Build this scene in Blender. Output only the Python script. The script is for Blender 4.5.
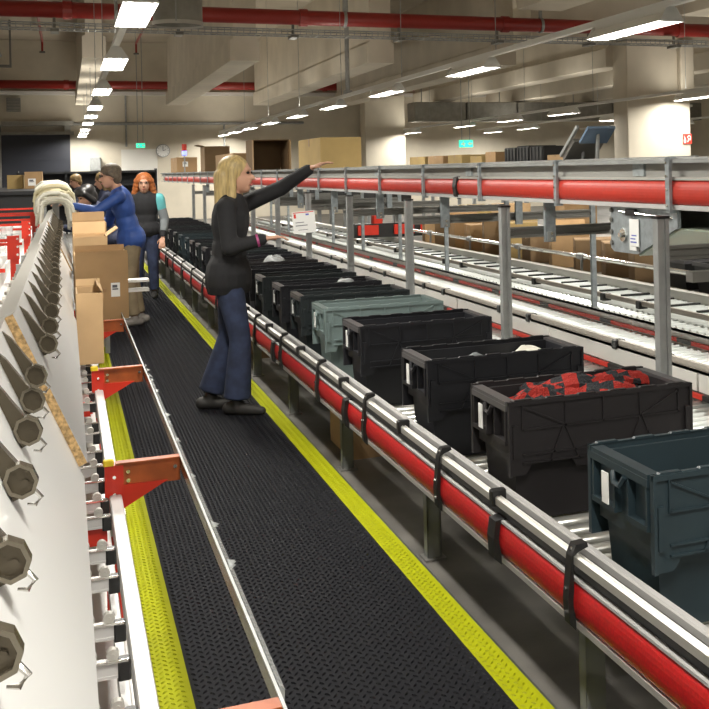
import bpy, math, random
from mathutils import Vector, Matrix, Quaternion
random.seed(7)
for o in list(bpy.data.objects): bpy.data.objects.remove(o)
SC = bpy.context.scene
COL = SC.collection
PI = math.pi

# ---------------------------------------------------------------- camera, world, exposure
F_PX, PX, PY, ROLL, YAW, EYE = 1100.0, 532.0, 165.8, math.atan(.0219), math.atan(467.1/1100), 1.6
cam_d = bpy.data.cameras.new('camera'); cam = bpy.data.objects.new('camera', cam_d); COL.objects.link(cam)
cam_d.sensor_width = 36; cam_d.lens = 36*F_PX/709
cam_d.shift_x = -(PX-354.5)/709; cam_d.shift_y = -(354.5-PY)/709
cam_d.clip_start = .05; cam_d.clip_end = 200
fw = Vector((math.sin(YAW), math.cos(YAW), 0)); rt = Vector((math.cos(YAW), -math.sin(YAW), 0)); up = Vector((0, 0, 1))
c_, s_ = math.cos(ROLL), math.sin(ROLL)
xa = rt*c_-up*s_; ya = rt*s_+up*c_; za = -fw
cam.matrix_world = Matrix(((xa.x, ya.x, za.x, 0), (xa.y, ya.y, za.y, 0), (xa.z, ya.z, za.z, EYE), (0, 0, 0, 1)))
SC.camera = cam
w = bpy.data.worlds.new('world'); SC.world = w; w.use_nodes = True
w.node_tree.nodes['Background'].inputs[0].default_value = (.9, .88, .82, 1)
w.node_tree.nodes['Background'].inputs[1].default_value = .15
SC.view_settings.view_transform = 'Standard'; SC.view_settings.look = 'None'
SC.view_settings.gamma = 1; SC.view_settings.use_curve_mapping = False
SC.view_settings.exposure = 0.0
UP = .145              # share of it that goes to an added uplight brightening the ceiling
LAMP_W = 95.0          # watts of each strip light

# ---------------------------------------------------------------- materials
M = {}
def mat(name, col, rough=.5, metal=0, noise=0, nscale=40, bump=0, bscale=200, emit=0, spec=None, alpha=1, trans=0, col2=None, stretch=None):
    m = bpy.data.materials.new(name); m.use_nodes = True; nt = m.node_tree
    b = nt.nodes['Principled BSDF']; I = b.inputs
    I['Base Color'].default_value = (*col, 1); I['Roughness'].default_value = rough; I['Metallic'].default_value = metal
    if spec is not None: I['Specular IOR Level'].default_value = spec
    if alpha < 1: I['Alpha'].default_value = alpha
    if trans: I['Transmission Weight'].default_value = trans
    if emit:
        I['Emission Color'].default_value = (*col, 1); I['Emission Strength'].default_value = emit
    if noise or bump:
        tc = nt.nodes.new('ShaderNodeTexCoord'); mp = nt.nodes.new('ShaderNodeMapping')
        if stretch: mp.inputs['Scale'].default_value = stretch
        nt.links.new(tc.outputs['Object'], mp.inputs[0])
    if noise:
        n = nt.nodes.new('ShaderNodeTexNoise'); n.inputs['Scale'].default_value = nscale; n.inputs['Detail'].default_value = 4
        nt.links.new(mp.outputs[0], n.inputs['Vector'])
        r = nt.nodes.new('ShaderNodeValToRGB'); r.color_ramp.elements[0].position = .35; r.color_ramp.elements[1].position = .65
        c2 = col2 or tuple(max(0, c*(1-noise)) for c in col)
        r.color_ramp.elements[0].color = (*c2, 1); r.color_ramp.elements[1].color = (*(col if col2 else [min(1, c*(1+noise*.4)) for c in col]), 1)
        nt.links.new(n.outputs[0], r.inputs[0]); nt.links.new(r.outputs[0], I['Base Color'])
    if bump:
        n = nt.nodes.new('ShaderNodeTexNoise'); n.inputs['Scale'].default_value = bscale
        nt.links.new(mp.outputs[0], n.inputs['Vector'])
        bp = nt.nodes.new('ShaderNodeBump'); bp.inputs['Strength'].default_value = bump; bp.inputs['Distance'].default_value = .01
        nt.links.new(n.outputs[0], bp.inputs['Height']); nt.links.new(bp.outputs[0], I['Normal'])
    M[name] = m; return m
mat('concrete_floor', (.125, .117, .105), .5, noise=.45, nscale=2.2, bump=.05, bscale=60)
mat('wall_paint', (.66, .60, .49), .85, noise=.08, nscale=1.5)
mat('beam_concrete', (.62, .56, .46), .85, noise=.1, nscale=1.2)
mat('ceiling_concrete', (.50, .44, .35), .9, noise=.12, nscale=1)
mat('dark_door', (.025, .028, .04), .4)
mat('white_trim', (.75, .73, .68), .6)
mat('red_pipe', (.30, .022, .015), .4)
mat('mat_black', (.0085, .009, .012), .75, bump=.1, bscale=300, spec=.14)
mat('mat_lug', (.011, .0115, .015), .38, spec=.45)
mat('mat_yellow', (.37, .39, .002), .65, spec=.1, noise=.06, nscale=12)
mat('yellow_lug', (.36, .38, .003), .5)
mat('mat_edge', (.08, .085, .08), .6)
mat('red_cover', (.52, .012, .014), .34, noise=.2, nscale=120)
mat('red_top', (.50, .035, .020), .4, noise=.06, nscale=30)
mat('red_steel', (.62, .03, .012), .4, noise=.1, nscale=10)
mat('orange_steel', (.40, .09, .018), .5, noise=.25, nscale=14)
mat('aluminium', (.50, .485, .45), .42, .35)
mat('alu_white', (.56, .55, .54), .4, .2)
mat('steel', (.36, .37, .365), .5, .45, noise=.12, nscale=12)
mat('galvanised', (.38, .42, .44), .42, .5, noise=.2, nscale=30)
mat('dark_steel', (.21, .205, .19), .4, .5)
mat('brown_steel', (.105, .088, .062), .26, .7)
mat('hook_rim', (.22, .195, .15), .16, .85)
mat('leg_grey', (.17, .175, .17), .7)
mat('charcoal', (.03, .031, .034), .6)
mat('chrome', (.75, .73, .69), .15, .95)
mat('roller', (.70, .74, .72), .32, .15)
mat('roller_dim', (.58, .58, .55), .3, .6)
mat('panel_grey', (.66, .64, .60), .5)
mat('web_grey', (.30, .295, .275), .5, .2)
mat('rail_brown', (.40, .36, .31), .45, .2)
mat('black_plastic', (.014, .014, .014), .42)
mat('tote_black', (.0135, .014, .018), .5, spec=.35, noise=.1, nscale=6, bump=.03, bscale=400)
mat('tote_brown', (.020, .0175, .019), .5, spec=.35, noise=.1, nscale=6, bump=.03, bscale=400)
mat('tote_teal', (.020, .035, .043), .45, spec=.4, noise=.12, nscale=5)
mat('tote_green', (.17, .225, .22), .45, noise=.08, nscale=5)
mat('tote_slate', (.019, .025, .027), .5, spec=.35)
mat('tote_rim', (.075, .072, .075), .35)
mat('paper', (.82, .82, .80), .7)
mat('ink', (.1, .1, .12), .7)
mat('red_ink', (.7, .05, .03), .6)
mat('blue_ink', (.08, .1, .45), .6)
mat('cardboard', (.40, .25, .12), .8, noise=.1, nscale=5)
mat('cardboard_light', (.50, .33, .17), .8, noise=.08, nscale=5)
mat('cardboard_yellow', (.47, .33, .13), .8, noise=.1, nscale=4)
mat('cardboard_dark', (.22, .14, .07), .85, noise=.1, nscale=5)
mat('tape', (.34, .20, .09), .35)
mat('board_white', (.70, .70, .69), .30, noise=.05, nscale=1.3, stretch=(1, .15, 1))
mat('board_grey', (.58, .58, .575), .28, .25, noise=.10, nscale=2.5, stretch=(1, .12, 1))
mat('chipboard', (.52, .34, .15), .85, noise=.55, nscale=110)
mat('plastic_film', (.70, .73, .73), .2, alpha=.38)
mat('lamp_white', (.8, .8, .78), .4)
mat('lamp_on', (1, .98, .92), .4, emit=14)
mat('duct', (.30, .29, .26), .45, .5, noise=.15, nscale=5)
mat('exit_green', (.02, .75, .45), .5, emit=1.6)
mat('bulb_blue', (.25, .3, 1), .5, emit=2)
mat('skin', (.56, .31, .21), .55)
mat('hair_blonde', (.50, .37, .16), .5, noise=.35, nscale=60, stretch=(1, 1, .15))
mat('hair_grey', (.13, .10, .07), .6, noise=.3, nscale=60)
mat('hair_red', (.42, .13, .035), .5, noise=.35, nscale=50)
mat('hair_black', (.010, .009, .009), .4)
mat('hair_brown', (.20, .13, .05), .5, noise=.3, nscale=60)
mat('knit_black', (.013, .013, .015), .85, bump=.2, bscale=180)
mat('jeans', (.030, .042, .090), .85, noise=.3, nscale=14)
mat('jacket_blue', (.025, .075, .30), .6, noise=.2, nscale=9)
mat('khaki', (.27, .21, .13), .85, noise=.15, nscale=9)
mat('navy', (.02, .026, .06), .8)
mat('teal_cloth', (.12, .45, .47), .7)
mat('grey_cloth', (.20, .22, .23), .8)
mat('shoe_dark', (.03, .028, .026), .6)
mat('shoe_grey', (.22, .2, .18), .7)
mat('eye', (.02, .015, .012), .2)
mat('lips', (.42, .12, .1), .5)
mat('pink_band', (.35, .05, .18), .5)
mat('cloth_white', (.78, .76, .66), .85, noise=.12, nscale=12)
mat('cloth_cream', (.70, .64, .44), .85)
mat('scarf_red', (.36, .022, .015), .95, bump=1.0, bscale=120)
mat('scarf_black', (.020, .022, .026), .95, bump=1.0, bscale=120)
mat('yellow_plastic', (.75, .55, .02), .5)
mat('zinc_yellow', (.50, .52, .40), .3, .55, noise=.25, nscale=4, col2=(.38, .50, .44))
mat('blue_glass', (.16, .24, .36), .25)
# a red and black hazard stripe, dashes along the conveyor's length
m = mat('hazard', (.6, .03, .015), .45); nt = m.node_tree
tc = nt.nodes.new('ShaderNodeTexCoord'); sx = nt.nodes.new('ShaderNodeSeparateXYZ'); mm = nt.nodes.new('ShaderNodeMath'); mm.operation = 'FRACT'
m1 = nt.nodes.new('ShaderNodeMath'); m1.operation = 'MULTIPLY'; m1.inputs[1].default_value = .95
m2 = nt.nodes.new('ShaderNodeMath'); m2.operation = 'GREATER_THAN'; m2.inputs[1].default_value = .16
mx = nt.nodes.new('ShaderNodeMix'); mx.data_type = 'RGBA'
nt.links.new(tc.outputs['Object'], sx.inputs[0]); nt.links.new(sx.outputs['Y'], m1.inputs[0]); nt.links.new(m1.outputs[0], mm.inputs[0])
nt.links.new(mm.outputs[0], m2.inputs[0]); nt.links.new(m2.outputs[0], mx.inputs['Factor'])
mx.inputs['A'].default_value = (.012, .012, .012, 1); mx.inputs['B'].default_value = (.6, .03, .015, 1)
nt.links.new(mx.outputs['Result'], nt.nodes['Principled BSDF'].inputs['Base Color'])

# ---------------------------------------------------------------- mesh helpers
class MB:
    def __init__(s): s.v = []; s.f = []; s.mi = []
    def add(s, vs, fs, mi=0):
        n = len(s.v); s.v += [tuple(p) for p in vs]
        for f in fs: s.f.append([n+i for i in f]); s.mi.append(mi)
        return s
    def box(s, x0, x1, y0, y1, z0, z1, mi=0, mx=None):
        vs = [Vector(p) for p in ((x0,y0,z0),(x1,y0,z0),(x1,y1,z0),(x0,y1,z0),(x0,y0,z1),(x1,y0,z1),(x1,y1,z1),(x0,y1,z1))]
        if mx: vs = [mx @ p for p in vs]
        return s.add(vs, [(3,2,1,0),(4,5,6,7),(0,1,5,4),(1,2,6,5),(2,3,7,6),(3,0,4,7)], mi)
    def cbox(s, x0, x1, y0, y1, z0, z1, b=.004, mi=0):          # box with chamfered vertical and top edges
        ch = lambda z, i: [(x0+b+i,y0+i,z),(x1-b-i,y0+i,z),(x1-i,y0+b+i,z),(x1-i,y1-b-i,z),(x1-b-i,y1-i,z),(x0+b+i,y1-i,z),(x0+i,y1-b-i,z),(x0+i,y0+b+i,z)]
        L = [ch(z0, 0), ch(z1-b, 0), ch(z1, b*.7)]
        vs = sum(L, []); fs = [tuple(range(7, -1, -1)), tuple(range(16, 24))]
        for k in (0, 8):
            for i in range(8): fs.append((k+i, k+(i+1) % 8, k+8+(i+1) % 8, k+8+i))
        return s.add(vs, fs, mi)
    def prism(s, poly, axis, a, b, mi=0):                        # poly: list of 2-D points; axis: 'x','y','z'
        def P(p, t): return {'x': (t, p[0], p[1]), 'y': (p[0], t, p[1]), 'z': (p[0], p[1], t)}[axis]
        n = len(poly); vs = [P(p, a) for p in poly]+[P(p, b) for p in poly]
        fs = [tuple(range(n)), tuple(range(2*n-1, n-1, -1))]+[(i, n+i, n+(i+1) % n, (i+1) % n) for i in range(n)]
        return s.add(vs, fs, mi)
    def cyl(s, p0, p1, r, n=10, r1=None, mi=0, cap=True):
        p0 = Vector(p0); p1 = Vector(p1); d = (p1-p0); q = d.to_track_quat('Z', 'Y'); r1 = r if r1 is None else r1
        vs = []
        for p, rr in ((p0, r), (p1, r1)):
            for i in range(n):
                a = 2*PI*i/n; vs.append(p+q @ Vector((rr*math.cos(a), rr*math.sin(a), 0)))
        fs = [(i, (i+1) % n, n+(i+1) % n, n+i) for i in range(n)]
        if cap: fs += [tuple(range(n-1, -1, -1)), tuple(range(n, 2*n))]
        return s.add(vs, fs, mi)
    def tube(s, pts, r, n=8, mi=0):
        pts = [Vector(p) for p in pts]; rings = []
        for i, p in enumerate(pts):
            d = (pts[min(i+1, len(pts)-1)]-pts[max(i-1, 0)]).normalized(); q = d.to_track_quat('Z', 'Y'); rr = r[i] if isinstance(r, (list, tuple)) else r
            rings.append([p+q @ Vector((rr*math.cos(2*PI*k/n), rr*math.sin(2*PI*k/n), 0)) for k in range(n)])
        vs = sum(rings, []); fs = [tuple(range(n-1, -1, -1)), tuple(range(len(vs)-n, len(vs)))]
        for i in range(len(pts)-1):
            for k in range(n): fs.append((i*n+k, i*n+(k+1) % n, (i+1)*n+(k+1) % n, (i+1)*n+k))
        return s.add(vs, fs, mi)
    def ball(s, c, rx, ry=None, rz=None, q=None, nu=14, nv=9, mi=0):
        ry = ry or rx; rz = rz or rx; c = Vector(c); vs = []
        def T(v): v = Vector(v); v = q @ v if q else v; return c+v
        vs.append(T((0, 0, -rz)))
        for j in range(1, nv):
            t = -PI/2+PI*j/nv
            for i in range(nu): a = 2*PI*i/nu; vs.append(T((rx*math.cos(t)*math.cos(a), ry*math.cos(t)*math.sin(a), rz*math.sin(t))))
        vs.append(T((0, 0, rz))); fs = []
        for i in range(nu): fs.append((0, 1+(i+1) % nu, 1+i)); fs.append((len(vs)-1, 1+(nv-2)*nu+i, 1+(nv-2)*nu+(i+1) % nu))
        for j in range(nv-2):
            for i in range(nu): a = 1+j*nu; fs.append((a+i, a+(i+1) % nu, a+nu+(i+1) % nu, a+nu+i))
        return s.add(vs, fs, mi)
    def cap(s, p0, p1, r0, r1=None):                              # tapered capsule
        r1 = r0 if r1 is None else r1
        return s.cyl(p0, p1, r0, 14, r1).ball(p0, r0).ball(p1, r1)
    def mesh(s, name, off=(0, 0, 0)):
        me = bpy.data.meshes.new(name); me.from_pydata([(v[0]-off[0], v[1]-off[1], v[2]-off[2]) for v in s.v], [], s.f)
        if any(s.mi): me.polygons.foreach_set('material_index', s.mi)
        me.update(); return me
ROOT = {}
def props(o, label=None, cat=None, group=None, kind=None):
    if label: o['label'] = label
    if cat: o['category'] = cat
    if group: o['group'] = group
    if kind: o['kind'] = kind
    return o
def link(name, me, mats, parent=None, loc=(0, 0, 0), rz=0, smooth=False):
    o = bpy.data.objects.new(name, me); COL.objects.link(o); o.parent = parent; o.location = loc; o.rotation_euler = (0, 0, rz)
    if me is not None and not me.materials:
        for m in (mats if isinstance(mats, (list, tuple)) else [mats]): me.materials.append(M[m] if isinstance(m, str) else m)
        if smooth: me.polygons.foreach_set('use_smooth', [True]*len(me.polygons))
    return o
def thing(name, label, cat, loc=(0, 0, 0), rz=0, group=None):
    o = link(name, None, None, None, loc, rz); ROOT[o.name] = Vector(loc)
    return props(o, label, cat, group)
def root_of(o):
    while o.parent: o = o.parent
    return o
def part(name, mb, m, parent, label=None, world=True, smooth=False, kind=None):
    off = root_of(parent).location if world else (0, 0, 0)
    if world and parent.parent is not None: off = Vector(off)+parent.location
    o = link(name, mb.mesh(name, off), m, parent, smooth=smooth)
    return props(o, label, kind=kind)
def inst(name, me, m, parent, pos, rz=0, world=True):             # part sharing mesh data, placed at pos
    off = Vector(root_of(parent).location) if world else Vector((0, 0, 0))
    if world and parent.parent is not None: off = off+parent.location
    return link(name, me, m, parent, Vector(pos)-off, rz)
def solo(name, mb, m, label, cat, base=(0, 0, 0), group=None, kind=None, smooth=False):
    o = link(name, mb.mesh(name, base), m, None, base, smooth=smooth); return props(o, label, cat, group, kind)
def struct(name, mb, m, label, base=(0, 0, 0)): return props(link(name, mb.mesh(name, base), m, None, base), label, kind='structure')
def copy_tree(o, parent=None):
    c = o.copy(); COL.objects.link(c); c.parent = parent
    for ch in list(o.children): copy_tree(ch, c)
    return c
ORD = ['first','second','third','fourth','fifth','sixth','seventh','eighth','ninth','tenth','eleventh','twelfth','thirteenth','fourteenth','fifteenth','sixteenth','seventeenth','eighteenth','nineteenth','twentieth','twenty-first','twenty-second','twenty-third','twenty-fourth','twenty-fifth','twenty-sixth','twenty-seventh','twenty-eighth']

# ---------------------------------------------------------------- the hall
WY, CZ, XL, XR, YB = 40.0, 6.12, -9.0, 24.0, -7.0
struct('floor', MB().box(XL-.3, XR+.3, YB-.3, WY+.3, -.2, 0), 'concrete_floor', 'dark grey polished concrete hall floor')
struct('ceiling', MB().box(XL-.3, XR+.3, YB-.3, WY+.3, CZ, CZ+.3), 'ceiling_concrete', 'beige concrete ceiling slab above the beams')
wb = struct('wall_back', MB().box(XL-.3, XR+.3, WY, WY+.3, 0, CZ), 'wall_paint', 'pale back wall at the far end of the hall')
part('ledge', MB().box(XL, XR, WY-.28, WY, 4.30, 4.42), 'white_trim', wb)
part('conduit', MB().cyl((.2, WY-.06, 3.34), (8, WY-.06, 3.34), .05, 8).cyl((1.95, WY-.05, 2.55), (1.95, WY-.05, 4.3), .03, 6).cyl((5.2, WY-.05, 2.2), (5.2, WY-.05, 3.34), .035, 6), 'steel', wb)
part('wall_opening', MB().box(1.78, 2.95, WY-.02, WY+.01, 1.2, 2.46), 'white_trim', wb)
struct('wall_left', MB().box(XL-.3, XL, YB, WY, 0, CZ), 'wall_paint', 'pale left wall of the hall')
struct('wall_right', MB().box(XR, XR+.3, YB, WY, 0, CZ), 'wall_paint', 'pale right wall of the hall')
struct('wall_front', MB().box(XL, XR, YB-.3, YB, 0, CZ), 'wall_paint', 'pale wall behind the viewpoint')
d1 = struct('door_1', MB().box(-1.9, .18, WY-.1, WY-.01, 0, 2.98), 'dark_door', 'dark roller door in the back wall')
part('door_frame', MB().box(-2.05, -1.9, WY-.2, WY-.01, 0, 3.3).box(-1.9, .3, WY-.3, WY-.01, 2.98, 3.08).box(-1.9, .3, WY-.4, WY-.01, 3.27, 3.42).box(.02, .2, WY-.35, WY-.01, 2.98, 3.42), 'duct', d1)
for z in (.6, 1.2, 1.8, 2.4): part('door_panel', MB().box(-1.88, .16, WY-.125, WY-.1, z-.27, z+.27), 'dark_door', d1)
# ceiling beams running the length of the far bay, and the near bay's shallower ends
for i, x in enumerate((-2.3, .58, 3.5, 6.4, 9.3, 12.2, 15.1, 18)):
    wid = .22 if i == 1 else .30
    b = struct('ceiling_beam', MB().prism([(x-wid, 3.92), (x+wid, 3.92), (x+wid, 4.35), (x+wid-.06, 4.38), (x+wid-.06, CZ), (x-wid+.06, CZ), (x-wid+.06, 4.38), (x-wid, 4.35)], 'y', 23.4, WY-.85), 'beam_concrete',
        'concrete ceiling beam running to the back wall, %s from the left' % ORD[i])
for i, (x0, x1) in enumerate(((-1.0, -.2), (3.55, 4.4), (8.75, 9.75), (12.6, 13.6))):
    struct('near_ceiling_beam', MB().prism([(x0, 4.86), (x1, 4.86), (x1+.04, 5.2), (x1+.04, CZ), (x0-.04, CZ), (x0-.04, 5.2)], 'y', 11.6, 21.2), 'beam_concrete',
        'concrete beam end above the near red pipe, %s from the left' % ORD[i])
struct('cross_girder', MB().box(9.7, XR, 22.72, 23.38, 4.5, CZ), 'beam_concrete', 'concrete cross girder above the near column')
# columns
def column(x, y0, wx, wy, label, sign):
    b = struct('column', MB().cbox(x, x+wx, y0, y0+wy, 0, 4.49 if y0 < 30 else 4.28, .02), 'wall_paint', label)
    part('corner_guard', MB().box(x-.006, x+.05, y0-.006, y0+.05, 0, 1.72).box(x+wx-.05, x+wx+.006, y0-.006, y0+.05, 0, 1.72), 'steel', b, world=False)
    return b
col1 = column(12.08, 22.7, 1.70, .71, 'broad pale column rising behind the upper conveyor, nearest', True)
part('conduit_box', MB().cbox(13.43, 13.80, 22.5, 22.699, 3.25, 4.42, .03), 'wall_paint', col1, world=False)
column(10.03, 39.0, 1.5, .7, 'pale column at the back wall behind the row of strip lights', False)
# fire hose sign on the near column
t = thing('fire_hose_sign', 'square red fire hose sign on the near column', 'sign', (13.67, 22.68, 2.04))
part('plate', MB().box(13.55, 13.79, 22.675, 22.695, 2.04, 2.28), 'red_ink', t)
g = MB()
for k in range(14):
    a0, a1 = -1.2+k*.31, -1.2+(k+1)*.31
    g.cyl((13.71+.042*math.cos(a0), 22.672, 2.18+.056*math.sin(a0)), (13.71+.042*math.cos(a1), 22.672, 2.18+.056*math.sin(a1)), .012, 5)
g.cyl((13.67, 22.672, 2.08), (13.71, 22.672, 2.18), .012, 5)
part('hose_symbol', g, 'paper', t)
part('flame_symbol', MB().prism([(13.565, 2.06), (13.62, 2.06), (13.63, 2.12), (13.605, 2.19), (13.58, 2.24), (13.587, 2.17), (13.565, 2.13)], 'y', 22.668, 22.676), 'paper', t)
# red pipes and tray
def xpipe(y, z, r, label, x0=XL, x1=XR):
    t = thing('sprinkler_main', label, 'pipe', ((x0+x1)/2, y, z))
    part('pipe', MB().cyl((x0, y, z), (x1, y, z), r, 16), 'red_pipe', t, smooth=True)
    for k in range(6):
        x = -4.2+k*4.3
        part('coupling', MB().cyl((x-.08, y, z), (x+.08, y, z), r+.025, 14), 'red_pipe', t)
        if y < 30: part('hanger', MB().box(x+.8, x+.86, y-.03, y+.03, z, 5.2).cyl((x+.80, y, z), (x+.86, y, z), r+.02, 14), 'steel', t)
    return t
xpipe(21.8, 4.63, .15, 'thick red sprinkler main across the top of the hall, nearer and larger')
xpipe(39.5, 4.62, .14, 'red sprinkler main running along the back wall')
t = thing('cable_tray', 'galvanised wire cable tray hanging below the near red pipe', 'cable tray', (5, 21.7, 4.2))
g = MB()
for z, y in ((4.36, 21.55), (4.36, 21.85), (4.26, 21.55), (4.26, 21.85)): g.box(XL, XR, y-.012, y+.012, z-.012, z+.012)
for k in range(190):
    x = -4+k*.12; g.box(x, x+.016, 21.54, 21.86, 4.25, 4.262).box(x, x+.016, 21.54, 21.552, 4.25, 4.37)
part('wire_basket', g, 'steel', t, kind='stuff')
for k in range(9):
    x = -2.3+k*2.15; part('tray_hanger', MB().box(x, x+.05, 21.68, 21.72, 4.26, 4.475).box(x-.04, x+.1, 21.5, 21.9, 4.2, 4.25), 'dark_steel', t)
# small sprinkler branches, back-wall vent, duct fan housing, ventilation duct
for i, (x, y, z) in enumerate(((-1.75, 34, 5.2), (-.55, 36, 5.35), (2.1, 36, 5.35))):
    t = thing('sprinkler_branch', 'thin red sprinkler branch under the ceiling, %s from the left' % ORD[i], 'pipe', (x, y, z), group='red sprinkler branches')
    part('pipe', MB().cyl((x, y-9, z+.3), (x, y, z+.3), .035, 8).cyl((x, y, z+.3), (x, y, z), .03, 8), 'red_pipe', t)
    part('sprinkler_head', MB().cyl((x, y, z-.05), (x, y, z), .08, 8), 'dark_steel', t)
    part('hanger', MB().cyl((x, y-4, z+.33), (x, y-4, CZ), .012, 6), 'steel', t)
t = thing('extract_hood', 'grey round metal duct end hanging beside the aisle lights', 'duct', (1.62, 17.2, 3.9))
part('duct_shell', MB().cyl((1.62, 17.4, 3.86), (1.62, 17.4, 5.2), .36, 28, cap=False).cyl((1.62, 17.4, 3.92), (1.62, 17.4, 5.2), .345, 28), 'duct', t, smooth=True)
part('duct_rim', MB().cyl((1.62, 17.4, 3.83), (1.62, 17.4, 3.89), .37, 28, cap=False), 'aluminium', t)
part('duct_seam', MB().box(1.55, 1.57, 17.03, 17.045, 3.86, 5.2), 'steel', t)
part('hanger', MB().cyl((1.62, 17.4, 5.2), (1.62, 17.4, CZ), .04, 8), 'steel', t)
t = thing('wall_vent', 'dark square vent high on the back wall', 'vent', (-1.5, WY-.05, 3.8))
part('vent_frame', MB().box(-1.72, -1.3, WY-.2, WY-.02, 3.75, 4.2), 'duct', t)
for k in range(4): part('slat', MB().box(-1.7, -1.32, WY-.23, WY-.2, 3.8+k*.1, 3.84+k*.1), 'dark_steel', t)
t = thing('ventilation_duct', 'wide grey sheet metal ventilation duct across the far right hall', 'duct', (15, 36, 3.1))
for k in range(6): part('duct_section', MB().cbox(11.0+k*1.9, 11.0+k*1.9+1.86, 36.0, 36.9, 3.2, 3.86, .03), 'duct', t)
for k in range(4): part('hanger', MB().cyl((11.4+k*2.9, 36.5, 3.86), (11.4+k*2.9, 36.5, CZ), .02, 6), 'steel', t)
t = thing('old_pipe_bundle', 'grey cable bundle with flat bracket under the ceiling at the left', 'cables', (-1.85, 33, 5))
part('cables', MB().cyl((-1.85, 26, 4.85), (-1.8, 35, 5.0), .07, 8).cyl((-1.70, 26, 4.95), (-1.64, 35, 5.1), .05, 8), 'steel', t)
part('bracket', MB().box(-1.92, -1.35, 34.8, 35.0, 4.75, 4.82).box(-1.4, -1.35, 34.8, 35, 4.82, CZ-.01), 'dark_steel', t)
# wall clock, exit signs, wall cabinet
t = thing('wall_clock', 'round white wall clock on the back wall', 'clock', (3.13, WY-.08, 2.4))
part('case', MB().cyl((3.13, WY-.02, 2.4), (3.13, WY-.08, 2.4), .23, 24), 'steel', t)
part('dial', MB().cyl((3.13, WY-.08, 2.4), (3.13, WY-.085, 2.4), .205, 24), 'paper', t)
g = MB().prism([(3.122, 2.4), (3.138, 2.4), (3.138, 2.55), (3.122, 2.55)], 'y', WY-.094, WY-.087).prism([(3.13, 2.392), (3.23, 2.43), (3.225, 2.445), (3.13, 2.408)], 'y', WY-.094, WY-.087)
part('hands', g, 'ink', t)
g = MB()
for k in range(12):
    a = k*PI/6; g.cyl((3.13+.16*math.sin(a), WY-.09, 2.4+.16*math.cos(a)), (3.13+.19*math.sin(a), WY-.09, 2.4+.19*math.cos(a)), .006, 4)
part('hour_marks', g, 'ink', t)
def exit_sign(x, y, z, wd, label):
    t = thing('exit_sign', label, 'sign', (x, y, z))
    part('box', MB().cbox(x-wd/2, x+wd/2, y, y+.08, z, z+wd*.5, .01), 'exit_green', t)
    h = wd*.5
    g = MB().prism([(x+wd*.1, z+h*.5), (x+wd*.28, z+h*.8), (x+wd*.28, z+h*.62), (x+wd*.44, z+h*.62), (x+wd*.44, z+h*.38), (x+wd*.28, z+h*.38), (x+wd*.28, z+h*.2)], 'y', y-.006, y)
    g.ball((x-wd*.22, y-.004, z+h*.78), h*.09, .005, h*.09).prism([(x-wd*.3, z+h*.65), (x-wd*.12, z+h*.6), (x-wd*.05, z+h*.42), (x-wd*.16, z+h*.42), (x-wd*.1, z+h*.15), (x-wd*.2, z+h*.15), (x-wd*.28, z+h*.4), (x-wd*.38, z+h*.3), (x-wd*.4, z+h*.36)], 'y', y-.006, y)
    part('pictogram', g, 'paper', t)
    part('hanger', MB().cyl((x-wd*.3, y+.04, z+h), (x-wd*.3, y+.04, CZ), .012, 6).cyl((x+wd*.3, y+.04, z+h), (x+wd*.3, y+.04, CZ), .012, 6), 'steel', t)
exit_sign(11.05, 31, 2.2, .42, 'green lit exit sign above the rear cartons')
exit_sign(2.2, 36.5, 2.44, .26, 'small green exit sign near the wall clock')
t = thing('wall_cabinet', 'small grey wall cabinet beside the dark roller door', 'cabinet', (.75, WY-.1, 1.85))
part('body', MB().cbox(.78, 1.12, WY-.25, WY-.01, 1.75, 2.2, .01), 'galvanised', t); part('door', MB().box(.8, 1.1, WY-.27, WY-.25, 1.77, 2.18), 'steel', t)
t = thing('conduit_drop', 'grey vertical conduit hanging from the ceiling over the upper conveyor', 'conduit', (5.8, 24, 3))
part('tube', MB().cyl((5.8, 24, 3.35), (5.8, 24, CZ), .05, 8), 'steel', t); part('end_box', MB().cbox(5.72, 5.88, 23.92, 24.08, 3.25, 3.36, .01), 'steel', t)

# ---------------------------------------------------------------- strip lights
LEN = 1.5
def make_lamp():
    t = thing('strip_light', 'x', 'light')
    part('housing', MB().prism([(-.035, .05), (.035, .05), (.035, .10), (-.035, .10)], 'y', -LEN/2, LEN/2), 'lamp_white', t)
    part('reflector', MB().prism([(-.05, .055), (-.13, -.03), (-.125, -.035), (-.04, .045), (.04, .045), (.125, -.035), (.13, -.03), (.05, .055)], 'y', -LEN/2, LEN/2), 'lamp_white', t)
    for x in (-.045, .045): part('tube', MB().cyl((x, -LEN/2+.03, .015), (x, LEN/2-.03, .015), .016, 8), 'lamp_on', t)
    for y in (-LEN/2, LEN/2-.02): part('end_cap', MB().prism([(-.13, -.035), (.13, -.035), (.05, .09), (-.05, .09)], 'y', y, y+.02), 'lamp_white', t)
    ld = bpy.data.lights.new('tube_glow', 'AREA'); ld.shape = 'RECTANGLE'; ld.size = .16; ld.size_y = LEN-.1; ld.energy = LAMP_W; ld.color = (1, .965, .885)
    lo = bpy.data.objects.new('tube_glow', ld); COL.objects.link(lo); lo.parent = t; lo.location = (0, 0, -.01)
    lu = bpy.data.lights.new('added_uplight', 'AREA'); lu.shape = 'RECTANGLE'; lu.size = .22; lu.size_y = LEN-.1; lu.energy = LAMP_W*UP; lu.color = (1, .95, .84)  # added light to lift ceiling and beams; the housing has no slots
    lo = bpy.data.objects.new('added_uplight', lu); COL.objects.link(lo); lo.parent = t; lo.location = (0, 0, .19); lo.rotation_euler = (PI, 0, 0)
    return t
lamp0 = make_lamp(); first = [True]
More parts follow.
